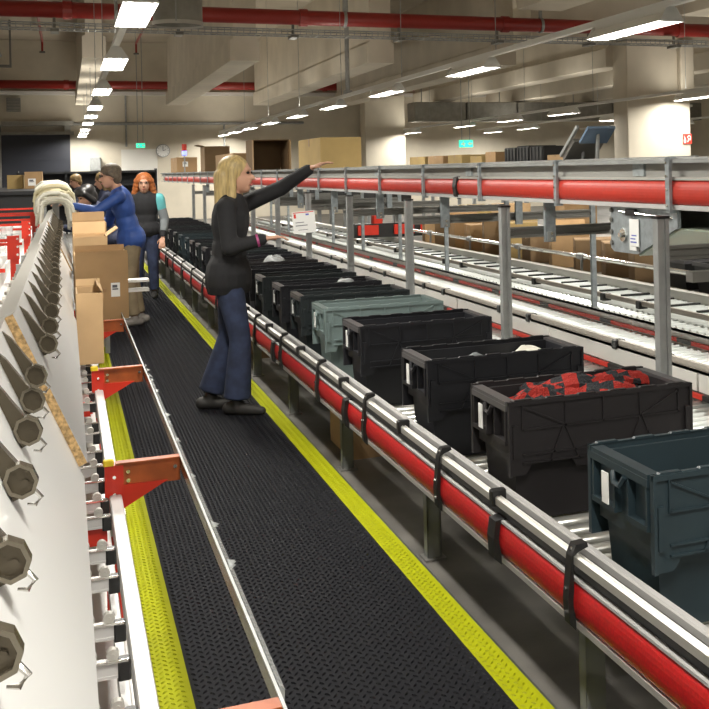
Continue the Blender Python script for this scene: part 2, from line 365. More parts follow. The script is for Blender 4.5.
def lamp(x, y, z, label, group):
    o = lamp0 if first[0] else copy_tree(lamp0); first[0] = False
    o.location = (x, y, z); o['label'] = label; o['group'] = group
def lamp_row(x, ys, z, where, track_label, y0, seen, y1=WY-.3):
    g = 'strip lights '+where; n = 0
    for y in ys:
        if y < seen: lamp(x, y, z, 'white strip light overhead '+where+', nearer than the picture shows', g)
        else: lamp(x, y, z, 'lit white strip light '+where+', %s in view from the camera' % ORD[n], g); n += 1
    t = thing('light_track', track_label, 'light track', (x, (y0+WY)/2, z+.1))
    part('rail', MB().box(x-.035, x+.035, y0, y1, z+.10, z+.16), 'lamp_white', t)
    for k in range(int((y1-y0)/4.2)):
        y = y0+1.1+k*4.2; part('suspension_wire', MB().cyl((x, y, z+.16), (x, y, 3.95 if y > 22.6 and abs(x-.58) < .3 else CZ), .006, 5), 'steel', t)
Y1 = [-3.4, .8, 5.0, 9.3, 13.5, 18.0, 22.2, 25.6, 29, 33, 36, 38.6]
lamp_row(.54, Y1, 2.9, 'over the mat aisle', 'white light track over the mat aisle', -5, 8)
lamp_row(5.02, [-3.4, .8, 5.2, 9.3, 13.8, 18.05, 22.1, 25.8, 29.4, 33, 36, 38.6], 2.9, 'over the conveyors', 'white light track over the roller conveyors', -5, 8)
lamp_row(11.5, [2, 6.5, 10.5, 14.7, 18.4, 25.0, 28.6, 32.4, 38], 2.9, 'behind the near column', 'white light track behind the near column', -3, 18)
lamp_row(13.25, [9, 13.2, 17.4, 21.65], 3.08, 'in front of the near column', 'white light track ending at the near column', 6, 20, 22.4)
lamp_row(14.6, [25.5, 28.3, 34.7, 38], 2.9, 'in the far right bay', 'white light track in the far right bay', 24, 24)
lamp_row(19, [14, 20, 26, 32, 37], 2.9, 'beyond the far right bay', 'white light track beyond the far right bay', 8.6, 26)
lamp_row(-4.6, [-3, 2, 7, 12, 17, 23, 29, 35], 2.9, 'left of the hook rack, added out of view', 'white light track, added out of view, left of the hook rack', -5, 99)  # unseen row added to light the left side

# ---------------------------------------------------------------- anti-fatigue mat
t = thing('floor_mat', 'long black diamond-plate anti-fatigue mat with yellow borders along the aisle', 'floor mat', (.76, 14, 0))
MZ = .014
part('field', MB().box(.325, 1.19, 1.2, 27, 0, MZ), 'mat_black', t)
part('border', MB().box(.215, .325, 1.2, 27, 0, MZ), 'mat_yellow', t, 'yellow left border')
part('border', MB().box(1.19, 1.285, 1.2, 27, 0, MZ), 'mat_yellow', t, 'yellow right border')
part('edge_strip', MB().prism([(1.285, 0), (1.305, 0), (1.285, MZ)], 'y', 1.2, 27), 'mat_edge', t)
part('edge_strip', MB().prism([(.195, 0), (.215, 0), (.215, MZ)], 'y', 1.2, 27), 'mat_edge', t)
def lugs(x0, x1, y0, y1, p, h):                                  # raised bars on a lattice turned 45 degrees, neighbours at right angles
    g = MB(); q_ = p/math.sqrt(2); n = int((y1-y0)/q_)
    L, W = p*.40, p*.115
    for r in range(n):
        cy = y0+(r+.5)*q_; k = 0
        while True:
            cx = x0+q_*.6+k*2*q_+(r % 2)*q_
            if cx > x1-q_*.5: break
            ang = PI/4 if r % 2 else -PI/4
            ca, sa = math.cos(ang), math.sin(ang); k += 1
            P = [(-L, 0, 0), (0, -W, 0), (L, 0, 0), (0, W, 0), (-L*.5, 0, h), (L*.5, 0, h)]
            g.add([(cx+u*ca-v*sa, cy+u*sa+v*ca, MZ+z) for u, v, z in P], [(0, 1, 4), (4, 1, 5), (1, 2, 5), (2, 3, 5), (5, 3, 4), (3, 0, 4)])
    return g
part('tread', lugs(.33, 1.185, 2.0, 20, .028, .005), 'mat_lug', t, kind='stuff')
part('tread', lugs(.22, .32, 2.0, 20, .025, .004), 'yellow_lug', t, kind='stuff')
part('tread', lugs(1.195, 1.28, 2.0, 20, .025, .004), 'yellow_lug', t, kind='stuff')

# ---------------------------------------------------------------- near tote conveyor
CE = 24.0
ROLL8 = {}
def roller_mesh(x0, x1, r, n=10):
    k = (x0, x1, r)
    if k not in ROLL8:
        me = MB().cyl((0, 0, 0), (x1-x0, 0, 0), r, n).mesh('roller'); me.polygons.foreach_set('use_smooth', [len(p.vertices) == 4 for p in me.polygons]); ROLL8[k] = me
    return ROLL8[k]
def rollers(parent, x0, x1, y0, y1, pitch, ztop, r, m):
    me = roller_mesh(x0, x1, r); n = int((y1-y0)/pitch)
    for k in range(min(n, 300)): inst('roller', me, m, parent, (x0, y0+k*pitch, ztop-r))
t = thing('tote_conveyor', 'long roller conveyor with red side cover carrying the row of totes beside the mat', 'conveyor', (1.7, 12, 0))
LC = [.55, 1.65, 2.75, 3.91, 5.0, 6.03, 7.15, 8.2]+[9.3+1.1*k for k in range(14)]
for a, b in zip(LC[:-1], LC[1:]):
    part('side_cover', MB().prism([(1.275-.020*math.cos(q_), .405+.053*math.sin(q_)) for q_ in [-PI/2+PI*j_/12 for j_ in range(13)]]+[(1.30, .458), (1.30, .352)], 'y', a+.002, b-.002), 'red_cover', t, 'red cover panel')
part('lower_lip', MB().box(1.262, 1.315, .3, CE, .334, .352), 'aluminium', t)
part('upper_lip', MB().box(1.262, 1.30, .3, CE, .459, .467), 'alu_white', t)
part('channel', MB().box(1.280, 1.318, .3, CE, .468, .505), 'charcoal', t)
part('guide_rail', MB().prism([(1.262, .505), (1.284, .505), (1.284, .530), (1.281, .533), (1.276, .529), (1.270, .533), (1.262, .528)], 'y', .3, CE), 'aluminium', t)
part('guide_rail', MB().prism([(1.311, .512), (1.314, .505), (1.332, .505), (1.336, .512), (1.336, .530), (1.332, .536), (1.315, .536), (1.311, .530)], 'y', .3, CE), 'alu_white', t)
part('frame_beam', MB().box(1.301, 1.318, .3, CE, .345, .468), 'dark_steel', t)
clip = MB().prism([(1.262, .325), (1.244, .345), (1.239, .41), (1.246, .47), (1.252, .53), (1.266, .560), (1.300, .562), (1.303, .550), (1.274, .540), (1.258, .53), (1.258, .50), (1.258, .44), (1.256, .40), (1.262, .352)], 'y', -.018, .018).mesh('cover_clip')
cap_me = MB().prism([(1.262, .325), (1.240, .345), (1.236, .41), (1.244, .466), (1.285, .474), (1.285, .466), (1.260, .455), (1.254, .41), (1.262, .352)], 'y', -.03, .03).mesh('joint_cap')
bolt_me = MB().cyl((0, 0, 0), (-.006, 0, 0), .006, 8).mesh('bolt')
for y in LC[1:]:
    o = inst('cover_clip', clip, 'black_plastic', t, (0, y, 0))
    for z, x in ((.375, 1.2425), (.44, 1.2425), (.545, 1.262)): inst('bolt', bolt_me, 'chrome', o, (x, y, z))
for k in range(9): inst('joint_cap', cap_me, 'black_plastic', t, (0, 1.27+2.05*k, 0))
rc = MB().cbox(1.250, 1.302, -.014, .014, .500, .552, .004).mesh('rail_clip')
for y in (3.35, 4.44, 5.5, 6.6, 7.7, 8.75, 9.8): inst('rail_clip', rc, 'black_plastic', t, (0, y, 0))
rollers(t, 1.337, 2.068, 1.3, 22.3, .098, .39, .025, 'roller_dim')
part('inner_beam', MB().box(2.068, 2.088, 1.2, CE, .25, .44), 'steel', t)
leg_me = MB().box(-.03, .03, -.022, -.014, 0, .335).box(-.03, -.022, -.022, .026, 0, .335).box(.022, .03, -.022, .026, 0, .335).box(-.03, -.016, .02, .026, 0, .335).box(.016, .03, .02, .026, 0, .335).mesh('leg')
foot_me = MB().box(-.045, .045, -.045, .045, 0, .008).cyl((.0, 0, .008), (0, 0, .03), .014, 8).mesh('foot')
for k in range(14):
    y = 1.35+1.49*k
    for x in (1.36, 2.03):
        o = inst('leg', leg_me, 'leg_grey', t, (x, y, 0)); inst('foot', foot_me, 'dark_steel', o, (x, y, 0))
    part('cross_tie', MB().box(1.385, 2.005, y-.015, y+.015, .26, .30), 'dark_steel', t)

# ---------------------------------------------------------------- totes
LX, LY, TZ = .708, .348, .42
def make_tote():
    t = thing('tote', 'x', 'tote')
    def ring(i, z): return [(i[0], i[2], z), (i[1], i[2], z), (i[1], i[3], z), (i[0], i[3], z)]
    b = MB(); A = (.05, LX-.05, .045, LY-.045); B = (.022, LX-.022, .022, LY-.022)
    lv = [ring(A, 0), ring([(a*.45+b_*.55) for a, b_ in zip(A, B)], .22), ring((.018, LX-.018, .018, LY-.018), .225), ring(B, TZ-.012),
          ring((.034, LX-.034, .034, LY-.034), TZ-.012), ring((.06, LX-.06, .056, LY-.056), .012)]
    vs = sum(lv, []); fs = [(3, 2, 1, 0), (20, 21, 22, 23)]
    for k in range(5):
        for i in range(4): fs.append((4*k+i, 4*k+(i+1) % 4, 4*k+4+(i+1) % 4, 4*k+4+i))
    b.add(vs, fs); part('body', b, 'tote_black', t, world=False)
    # end rims and the grips below them
    for e in (0, 1):
        X = lambda a: a if e == 0 else LX-a
        bx = lambda g, a0, a1, y0, y1, z0, z1: g.box(min(X(a0), X(a1)), max(X(a0), X(a1)), y0, y1, z0, z1)
        g = MB(); bx(g, -.002, .036, .012, LY-.012, TZ-.014, TZ-.002); bx(g, -.004, .004, .01, LY-.01, TZ-.034, TZ-.014)
        part('end_rim', g, 'tote_rim', t, world=False)
        g = MB()
        for y in (.016, .118, .196, LY-.026): bx(g, -.002, .022, y, y+.010, TZ-.135, TZ-.03)
        for y0, y1 in ((.016, .128), (.196, LY-.016)):
            bx(g, -.004, .020, y0, y1, TZ-.15, TZ-.135)
        g.tube([(X(-.006), .128, TZ-.036), (X(-.012), .145, TZ-.062), (X(-.012), .18, TZ-.062), (X(-.006), .197, TZ-.036)], .008, 6)
        part('grip', g, 'tote_black', t, world=False)
    # the two lid halves folded open and hanging down the long sides
    for e in (0, 1):
        Yf = lambda a: a if e == 0 else LY-a
        def bx(g, x0, x1, a0, a1, z0, z1): g.box(x0, x1, min(Yf(a0), Yf(a1)), max(Yf(a0), Yf(a1)), z0, z1)
        z0 = TZ-.215
        poly = [(0, TZ), (LX, TZ), (LX, TZ-.25), (LX-.06, TZ-.25), (LX-.085, z0), (LX-.235, z0), (LX-.25, z0-.028), (LX-.30, z0-.028), (LX-.315, z0), (.315, z0), (.30, z0-.028), (.25, z0-.028), (.235, z0), (.085, z0), (.06, TZ-.25), (0, TZ-.25)]
        g = MB().prism(poly, 'y', Yf(.002), Yf(-.006))
        bx(g, 0, LX, -.014, -.006, TZ-.014, TZ); bx(g, 0, .010, -.016, -.006, TZ-.25, TZ); bx(g, LX-.010, LX, -.016, -.006, TZ-.25, TZ)
        lid = part('lid', g, 'tote_black', t, world=False)
        g = MB()
        for z in (TZ-.10, z0+.03, z0+.002): bx(g, .05, LX-.05, -.013, -.006, z, z+.006)
        for x in (.05, .21, LX/2, LX-.21, LX-.056): bx(g, x-.003, x+.003, -.013, -.006, TZ-.10, TZ-.014)
        for (xa_, za_, xb_, zb_) in ((.05, TZ-.02, .21, TZ-.095), (LX-.05, TZ-.02, LX-.21, TZ-.095), (.21, TZ-.10, .26, z0), (LX-.21, TZ-.10, LX-.26, z0), (.20, TZ-.10, .15, z0), (LX-.20, TZ-.10, LX-.15, z0)):
            d = Vector((xb_-xa_, 0, zb_-za_)).normalized(); n_ = Vector((-d.z, 0, d.x))*.003
            P = [(xa_+n_.x, za_+n_.z), (xb_+n_.x, zb_+n_.z), (xb_-n_.x, zb_-n_.z), (xa_-n_.x, za_-n_.z)]
            g.prism(P, 'y', Yf(-.006), Yf(-.013))
        for x in (.012, LX-.03): bx(g, x, x+.018, -.018, -.006, TZ-.19, TZ-.08)
        part('ribs', g, 'tote_black', lid, world=False)
        pr = [(.012, TZ-.001), (LX-.012, TZ-.001), (LX-.012, TZ+.0015)]
        for x in (.61, .50, .38, .26, .14, .02): pr += [(x+.068, TZ+.0015), (x+.064, TZ+.005), (x+.004, TZ+.005), (x, TZ+.0015)]
        g = MB().prism(pr+[(.012, TZ+.0015)], 'y', Yf(-.010), Yf(.006))
        part('hinge', g, 'tote_black', lid, world=False)
    g = MB().box(-.008, -.0045, .225, .262, TZ-.135, TZ-.05)
    part('label_sticker', g, 'paper', t, world=False)
    return t
tote0 = make_tote()
def repaint(o, m, only=('tote_black',)):
    for x in [o]+list(o.children_recursive):
        if x.type == 'MESH' and x.data.materials[0].name in only:
            x.material_slots[0].link = 'OBJECT'; x.material_slots[0].material = M[m]
TY = [2.80, 3.778, 4.676, 5.789, 6.60, 7.30, 7.98, 8.70, 9.40, 10.10, 10.85, 11.55, 12.3, 13.0, 13.6, 14.25, 15, 15.75, 16.6, 17.35, 18.1, 18.9, 19.7, 20.5]
for i, y in enumerate(TY):
    o = tote0 if i == 0 else copy_tree(tote0)
    o.location = (1.347+random.uniform(-.006, .006)*(i > 3), y-LY, .39); o.rotation_euler = (0, 0, math.radians(random.uniform(-.8, .8)) if i > 2 else 0)
    o['group'] = 'totes on the near conveyor'
    if i == 0: lab, mt = 'dark teal open tote at the front of the conveyor, nearest the camera', 'tote_teal'
    elif i == 1: lab, mt = 'dark brown-black open tote with a red and black scarf inside', 'tote_brown'
    elif i == 2: lab, mt = 'black open tote with white cloth inside, third from the camera', 'tote_black'
    elif i == 3: lab, mt = 'black open tote right in front of the pale grey-green tote', 'tote_black'
    elif i == 4: lab, mt = 'pale grey-green tote among the black totes on the conveyor', 'tote_green'
    else:
        mt = ('tote_black', 'tote_slate', 'tote_black', 'tote_brown', 'tote_black', 'tote_slate')[i % 6] if i not in (15, 16) else 'tote_teal'
        kind = {'tote_black': 'black', 'tote_slate': 'dark slate', 'tote_brown': 'dark brown-black', 'tote_teal': 'dark teal'}[mt]
        lab = '%s open tote in the close-packed row, %s from the camera' % (kind, ORD[i])
    o['label'] = lab; repaint(o, mt)
    repaint(o, {'tote_teal': 'tote_teal', 'tote_green': 'tote_green'}.get(mt, 'tote_rim'), ('tote_rim',))
# scarf heaped in the second tote
def ribbon(pts, wd, th, bands, name, label, base, cat='scarf'):
    g = MB(); n = len(pts); P = [Vector(p) for p in pts]; m_ = 9
    ringv = []
    for i, p in enumerate(P):
        d = (P[min(i+1, n-1)]-P[max(i-1, 0)]); d.normalize(); side = Vector((-d.y, d.x, 0)); side = side.normalized() if side.length > .01 else Vector((0, 1, 0)); nrm = side.cross(d)*-1
        if nrm.z < 0: nrm = -nrm
        L = []
        for k in range(m_): u = k/(m_-1)*2-1; L.append(p+side*u*wd/2+nrm*(th*(1-u*u)+.006*math.sin(u*7+i*.6)))
        L += [p-side*u*wd/2*.96-nrm*th*.4 for u in (-1, 0, 1)]
        ringv.append(L)
    K = m_+3
    for i in range(n-1):
        for k in range(K):
            k2 = (k+1) % K; col = ((i//3) + (1 if (k in (1, 2, 6) and i % 12 < 6) else 0)) % 2 if bands else 0
            g.add([ringv[i][k], ringv[i][k2], ringv[i+1][k2], ringv[i+1][k]], [(0, 1, 2, 3)], col)
    g.add(ringv[0], [tuple(range(K))]); g.add(ringv[-1], [tuple(range(K-1, -1, -1))])
    return g
t = thing('scarf', 'red and black checked knitted scarf heaped in the second tote', 'scarf', (1.7, 3.6, .75))
def path(f, n): return [f(i/(n-1)) for i in range(n)]
part('scarf_length', ribbon(path(lambda u: (1.44+.50*u, 3.56+.05*math.sin(u*6), .758+.030*math.sin(u*PI)+.014*math.sin(u*11)), 40), .11, .028, True, '', '', None), ['scarf_red', 'scarf_black'], t, smooth=True)
part('scarf_length', ribbon(path(lambda u: (1.96-.44*u, 3.66+.03*math.sin(u*7+1), .764+.036*math.sin(u*PI*.9)+.012*math.sin(u*13)), 36), .13, .030, True, '', '', None), ['scarf_black', 'scarf_red'], t, smooth=True)
part('scarf_length', ribbon(path(lambda u: (1.70+.28*u, 3.59+.07*u, .786+.020*math.sin(u*PI)), 22), .10, .028, True, '', '', None), ['scarf_red', 'scarf_black'], t, smooth=True)
part('folds_below', MB().ball((1.70, 3.61, .66), .28, .105, .11), 'scarf_black', t, smooth=True)
g = MB()
for k in range(9):
    y = 3.55+.012*k; g.tube([(1.46+.004*k, y, .772), (1.435+.003*k, y-.004, .778), (1.415-.002*k, y+.003, .764)], .004, 5)
part('fringe', g, 'scarf_red', t)
def crumple(x, y, z, rx, ry, rz, m, label, cat, seed):
    r = random.Random(seed); g = MB().ball((x, y, z), rx, ry, rz, nu=26, nv=14)
    ph = [r.uniform(0, 6) for _ in range(6)]
    g.v = [(a+.012*math.sin(b*60+ph[0]), b+.012*math.sin(a*55+ph[1]), c+.012*math.sin(a*45+ph[2])*math.cos(b*50+ph[3])) for a, b, c in g.v]
    return solo(cat.replace(' ', '_'), g, m, label, cat, (x, y, z-rz), smooth=True)
crumple(1.62, 4.49, .742, .08, .08, .045, 'grey_cloth', 'crumpled grey cloth on the left in the third tote', 'cloth', 1)
crumple(1.88, 4.52, .752, .08, .08, .045, 'cloth_white', 'crumpled white bag on the right in the third tote', 'bag', 2)
crumple(1.85, 7.82, .785, .06, .08, .035, 'plastic_film', 'clear plastic bag peeping out of a tote behind the grey-green one', 'plastic bag', 3)
crumple(1.70, 9.93, .77, .10, .10, .085, 'plastic_film', 'clear crumpled bag sticking up from a tote beside the blonde woman', 'paper bag', 4)

# ---------------------------------------------------------------- inner conveyors
t = thing('inner_conveyor', 'low roller conveyor just behind the row of totes', 'conveyor', (2.55, 12, 0))
rollers(t, 2.175, 2.945, 2.4, 24, .078, .39, .024, 'roller')
part('frame_beam', MB().box(2.152, 2.175, 2, CE, .30, .41), 'steel', t)
part('hazard_strip', MB().box(2.945, 2.962, 2, CE, .392, .418), 'hazard', t, 'red and black striped edge')
for k in range(8):
    for x in (2.18, 2.89): part('leg', MB().box(x-.0, x+.04, 2.4+k*2.7, 2.44+k*2.7, 0, .33), 'steel', t)
def side_lane(name, label, x0, x1, zr, panel, rail_x, rail_z, cat, ystart, pitch, rm, hz):
    t = thing(name, label, cat, ((x0+x1)/2, 12, 0))
    y = ystart
    while y < 24:
        part('side_panel', MB().box(panel[0], panel[0]+.02, y, min(y+1.86, 24), panel[1], panel[2]).box(panel[0], panel[0]+.026, y, min(y+1.86, 24), panel[2]-.012, panel[2]), 'panel_grey', t); y += 1.88
    part('inner_lip', MB().box(panel[0]+(.02 if hz else .09), x0, ystart, 24, zr-.07, zr-.045), 'steel', t)
    rollers(t, x0, x1, ystart+.3, 24, pitch, zr, .025, rm)
    if hz: part('hazard_strip', MB().box(x1+.0, x1+.015, ystart, 24, zr+.005, zr+.03), 'hazard', t, 'red and black striped edge')
    part('guide_rail', MB().prism([(rail_x, rail_z), (rail_x+.022, rail_z), (rail_x+.026, rail_z+.016), (rail_x+.022, rail_z+.034), (rail_x, rail_z+.034), (rail_x-.004, rail_z+.016)], 'y', ystart, 24), 'rail_brown', t)
    cm = MB().cbox(rail_x-.02, rail_x+.05, -.03, .03, rail_z-.02, rail_z+.034, .006).mesh('rail_clip')
    y = ystart+.35; k = 0
    while y < 22: inst('rail_clip', cm, 'black_plastic', t, (0, y, 0)); y += (.56 if k % 2 == 0 else 1.32); k += 1
    for k in range(8): part('leg', MB().box(x0+.05, x0+.1, ystart+.5+k*2.7, ystart+.55+k*2.7, 0, zr-.055).box(x1-.1, x1-.05, ystart+.5+k*2.7, ystart+.55+k*2.7, 0, zr-.055), 'steel', t)
    return t
side_lane('roller_conveyor', 'middle roller conveyor with bright rollers and pale grey side panel', 3.03, 3.42, .50, (2.965, .425, .53), 2.975, .531, 'conveyor', 3.0, .080, 'roller', True)
t3 = side_lane('roller_conveyor', 'rear roller conveyor beneath the row of upright cartons', 3.76, 4.32, .55, (3.445, .45, .574), 3.70, .60, 'conveyor', 4.6, .080, 'roller', False)
part('wheel_bed', MB().box(3.53, 3.68, 4.6, 24, .50, .53), 'dark_steel', t3)
wm = MB().cyl((0, 0, 0), (.13, 0, 0), .02, 8).mesh('wheel')
for k in range(170): inst('wheel', wm, 'roller', t3, (3.54, 4.7+k*.085, .548))
for k in range(40): part('brake_pad', MB().box(4.05, 4.30, 5.1+k*.38, 5.13+k*.38, .548, .562), 'black_plastic', t3)
part('back_rail', MB().box(4.33, 4.37, 4.6, 24, .50, .60).box(4.33, 4.43, 4.6, 24, .598, .612), 'aluminium', t3)
# handrail tube in front of the cartons and the shelf they stand on
t = thing('guard_rail', 'thin steel tube rail in front of the upright cartons', 'rail', (4.46, 12, 0))
part('tube', MB().cyl((4.46, 5, .738), (4.46, 15.2, .738), .022, 10), 'chrome', t)
for k in range(6):
    part('coupling', MB().cyl((4.46, 6.2+k*1.55, .738), (4.46, 6.32+k*1.55, .738), .032, 10), 'steel', t)
    part('post', MB().box(4.45, 4.47, 6.25+k*1.55, 6.27+k*1.55, 0, .73), 'steel', t)
t = thing('carton_shelf', 'low steel shelf carrying the row of upright cartons', 'shelf', (4.9, 12, 0))
part('deck', MB().box(4.52, 5.4, 5, 15.2, .52, .56), 'dark_steel', t)
for k in range(5): part('leg', MB().box(4.55, 4.6, 5.2+k*2.3, 5.25+k*2.3, 0, .52).box(5.3, 5.35, 5.2+k*2.3, 5.25+k*2.3, 0, .52), 'steel', t)

# ---------------------------------------------------------------- cartons
def carton(label, x0, x1, y0, y1, z0, z1, m='cardboard', open_=False, group=None, rz=0, tilt=0, sticker=None, handle=False, flaps=(), name='carton', tape=True):
    cx, cy = (x0+x1)/2, (y0+y1)/2; t = thing(name, label, 'carton', (cx, cy, z0), rz, group)
    a, b, h, th = (x1-x0)/2, (y1-y0)/2, z1-z0, .008
    if open_:
        g = MB().box(-a, a, -b, b, 0, th).box(-a, a, -b, -b+th, th, h).box(-a, a, b-th, b, th, h).box(-a, -a+th, -b+th, b-th, th, h).box(a-th, a, -b+th, b-th, th, h)
    else: g = MB().cbox(-a, a, -b, b, 0, h, .006)
    part('body', g, m, t, world=False)
    if not open_:
        g = MB().box(-a-.001, a+.001, -.002, .002, h*.9, h+.0008) if False else MB().box(-a-.0015, a+.0015, -.03, .03, h, h+.0012).box(-a-.0015, -a+.001, -.03, .03, h*.75, h).box(a-.001, a+.0015, -.03, .03, h*.75, h)
        if tape: part('tape', g, 'tape', t, world=False)
    for f in flaps:                                             # (side, angle above horizontal outwards, length)
        sd, ang, ln = f; ca, sa = math.cos(ang)*ln, math.sin(ang)*ln
        if sd in 'lr':
            s = -1 if sd == 'l' else 1; P = [(s*a, h), (s*(a+ca), h+sa), (s*(a+ca), h+sa+.007), (s*a, h+.007)]
            part('flap', MB().prism(P, 'y', -b+.003, b-.003), m, t, world=False)
        else:
            s = -1 if sd == 'n' else 1; P = [(s*b, h), (s*(b+ca), h+sa), (s*(b+ca), h+sa+.007), (s*b, h+.007)]
            part('flap', MB().prism([(p[0], p[1]) for p in P], 'x', -a+.003, a-.003), m, t, world=False)
    if handle: part('hand_hole', MB().cbox(-.045, .03, -b-.003, -b+.002, h*.42, h*.42+.03, .004), 'tape', t, world=False)
    if sticker:
        u, z, wd, ht = sticker; st = part('sticker', MB().box(u, u+wd, -b-.003, -b-.001, z, z+ht), 'paper', t, world=False)
        part('print', MB().box(u+wd*.15, u+wd*.8, -b-.0036, -b-.003, z+ht*.5, z+ht*.6).box(u+wd*.15, u+wd*.7, -b-.0036, -b-.003, z+ht*.65, z+ht*.85), 'ink', st, world=False)
    return t
rn = random.Random(3); y = 8.35; k = 0
while y < 14.6:
    dy = rn.uniform(.30, .42); h = rn.uniform(.28, .42); tl = rn.uniform(-.45, -.1)
    carton('brown carton standing upright behind the rear conveyor, %s from the camera' % ORD[k], 4.56, 4.95, y, y+dy, .565, .565+h, rn.choice(['cardboard', 'cardboard_yellow', 'cardboard_light', 'cardboard_dark']), group='upright cartons behind the rear conveyor', rz=tl, open_=rn.random() < .3, flaps=(('f', 1.2, .1),) if rn.random() < .4 else ())
    y += dy+rn.uniform(.18, .30); k += 1
    if k >= len(ORD)-1: break
for i, y in enumerate((6.35, 6.85, 7.4, 7.9)):
    t = thing('black_bin', 'black plastic bin behind the rear conveyor, %s from the camera' % ORD[i], 'bin', (4.8, y, .562), group='black bins behind the rear conveyor')
    g = MB(); A = [(-.2, -.18), (.2, -.18), (.2, .18), (-.2, .18)]
    vs = [(u*.85, v*.85, 0) for u, v in A]+[(u, v, .24) for u, v in A]+[(u*.93, v*.93, .24) for u, v in A]+[(u*.8, v*.8, .01) for u, v in A]
    g.add(vs, [(3, 2, 1, 0), (12, 13, 14, 15)]+[(4*r+i_, 4*r+(i_+1) % 4, 4*r+4+(i_+1) % 4, 4*r+4+i_) for r in range(3) for i_ in range(4)])
    part('tub', g, 'black_plastic', t, world=False)
    part('rim', MB().box(-.21, .21, -.19, -.18, .215, .245).box(-.21, .21, .18, .19, .215, .245).box(-.21, -.2, -.18, .18, .215, .245).box(.2, .21, -.18, .18, .215, .245), 'tote_rim', t, world=False)
carton('brown carton on the floor under the near conveyor', 1.42, 1.82, 5.98, 6.5, .0, .33, 'cardboard', group=None)
carton('brown carton on the floor under the conveyor beyond the blonde woman', 1.48, 1.85, 9.6, 10.1, .0, .30, 'cardboard_dark')
# a second, fuller row behind (cartons and goods seen between the posts)
rn = random.Random(11)
for k in range(12):
    y = 8.2+k*.72
    if k in (0, 1, 2, 4, 5, 7, 8, 10): continue
    carton('brown carton stacked on the back rack, %s from the camera' % ORD[k], 5.75, 6.2, y, y+rn.uniform(.4, .55), .722, .722+rn.uniform(.25, .42), rn.choice(['cardboard', 'cardboard_yellow', 'cardboard_light']), group='cartons on the back rack')
t = thing('back_rack', 'long grey rack holding cartons behind the rear conveyor', 'rack', (6, 14, 0))
part('deck', MB().box(5.62, 6.5, 7.8, 17.2, .66, .72), 'panel_grey', t); part('lower_deck', MB().box(5.62, 6.5, 7.8, 17.2, .25, .3), 'panel_grey', t)
for k in range(4):
    for x in (5.63, 6.45): part('upright', MB().box(x, x+.05, 7.85+k*3.05, 7.9+k*3.05, 0, .66), 'steel', t)

# ---------------------------------------------------------------- upper conveyor
UE = 30.0
t = thing('upper_conveyor', 'raised conveyor with red side cover above the roller lanes', 'conveyor', (2.6, 14, 1.4))
CY = [2.8, 3.92, 5.04, 6.15, 7.27, 8.41, 9.54]+[10.67+1.13*k for k in range(17)]
for a, b in zip(CY[:-1], CY[1:]):
    part('side_cover', MB().prism([(2.30-.024*math.cos(q_), 1.4775+.0495*math.sin(q_)) for q_ in [-PI/2+PI*j_/12 for j_ in range(13)]]+[(2.32, 1.527), (2.32, 1.428)], 'y', a+.002, b-.002), 'red_top', t, 'red cover panel')
part('lower_lip', MB().box(2.282, 2.34, 2.4, UE, 1.408, 1.427), 'alu_white', t)
part('mid_rail', MB().box(2.285, 2.34, 2.4, UE, 1.528, 1.541), 'aluminium', t)
part('web', MB().box(2.318, 2.33, 2.4, UE, 1.541, 1.600), 'web_grey', t)
part('top_rail', MB().prism([(2.275, 1.598), (2.35, 1.598), (2.35, 1.614), (2.30, 1.622), (2.275, 1.614)], 'y', 2.4, UE), 'steel', t)
part('belt', MB().box(2.35, 2.93, 2.4, UE, 1.57, 1.605), 'dark_steel', t)
part('far_rail', MB().box(2.93, 2.96, 2.4, UE, 1.41, 1.622), 'steel', t)
part('bed', MB().box(2.33, 2.93, 2.4, UE, 1.45, 1.47), 'dark_steel', t)
cm = MB().box(2.262, 2.276, -.016, .016, 1.40, 1.622).box(2.262, 2.30, -.016, .016, 1.606, 1.626).box(2.262, 2.30, -.016, .016, 1.396, 1.408).mesh('strap')
for y in CY[1:]:
    o = inst('strap', cm, 'galvanised', t, (0, y, 0))
    if y < 12:
        for z in (1.425, 1.49, 1.545, 1.60): inst('bolt', bolt_me, 'chrome', o, (2.262, y, z))
for y in (6.61, 12.4): part('black_clip', MB().prism([(2.30, 1.40), (2.272, 1.42), (2.264, 1.478), (2.272, 1.535), (2.30, 1.545), (2.29, 1.53), (2.276, 1.478), (2.29, 1.42)], 'y', y-.03, y+.03), 'black_plastic', t)
for k, y in enumerate((4.2, 6.4, 8.6, 10.8)): part('web_plate', MB().box(2.308, 2.318, y, y+.10, 1.545, 1.598), 'galvanised', t)
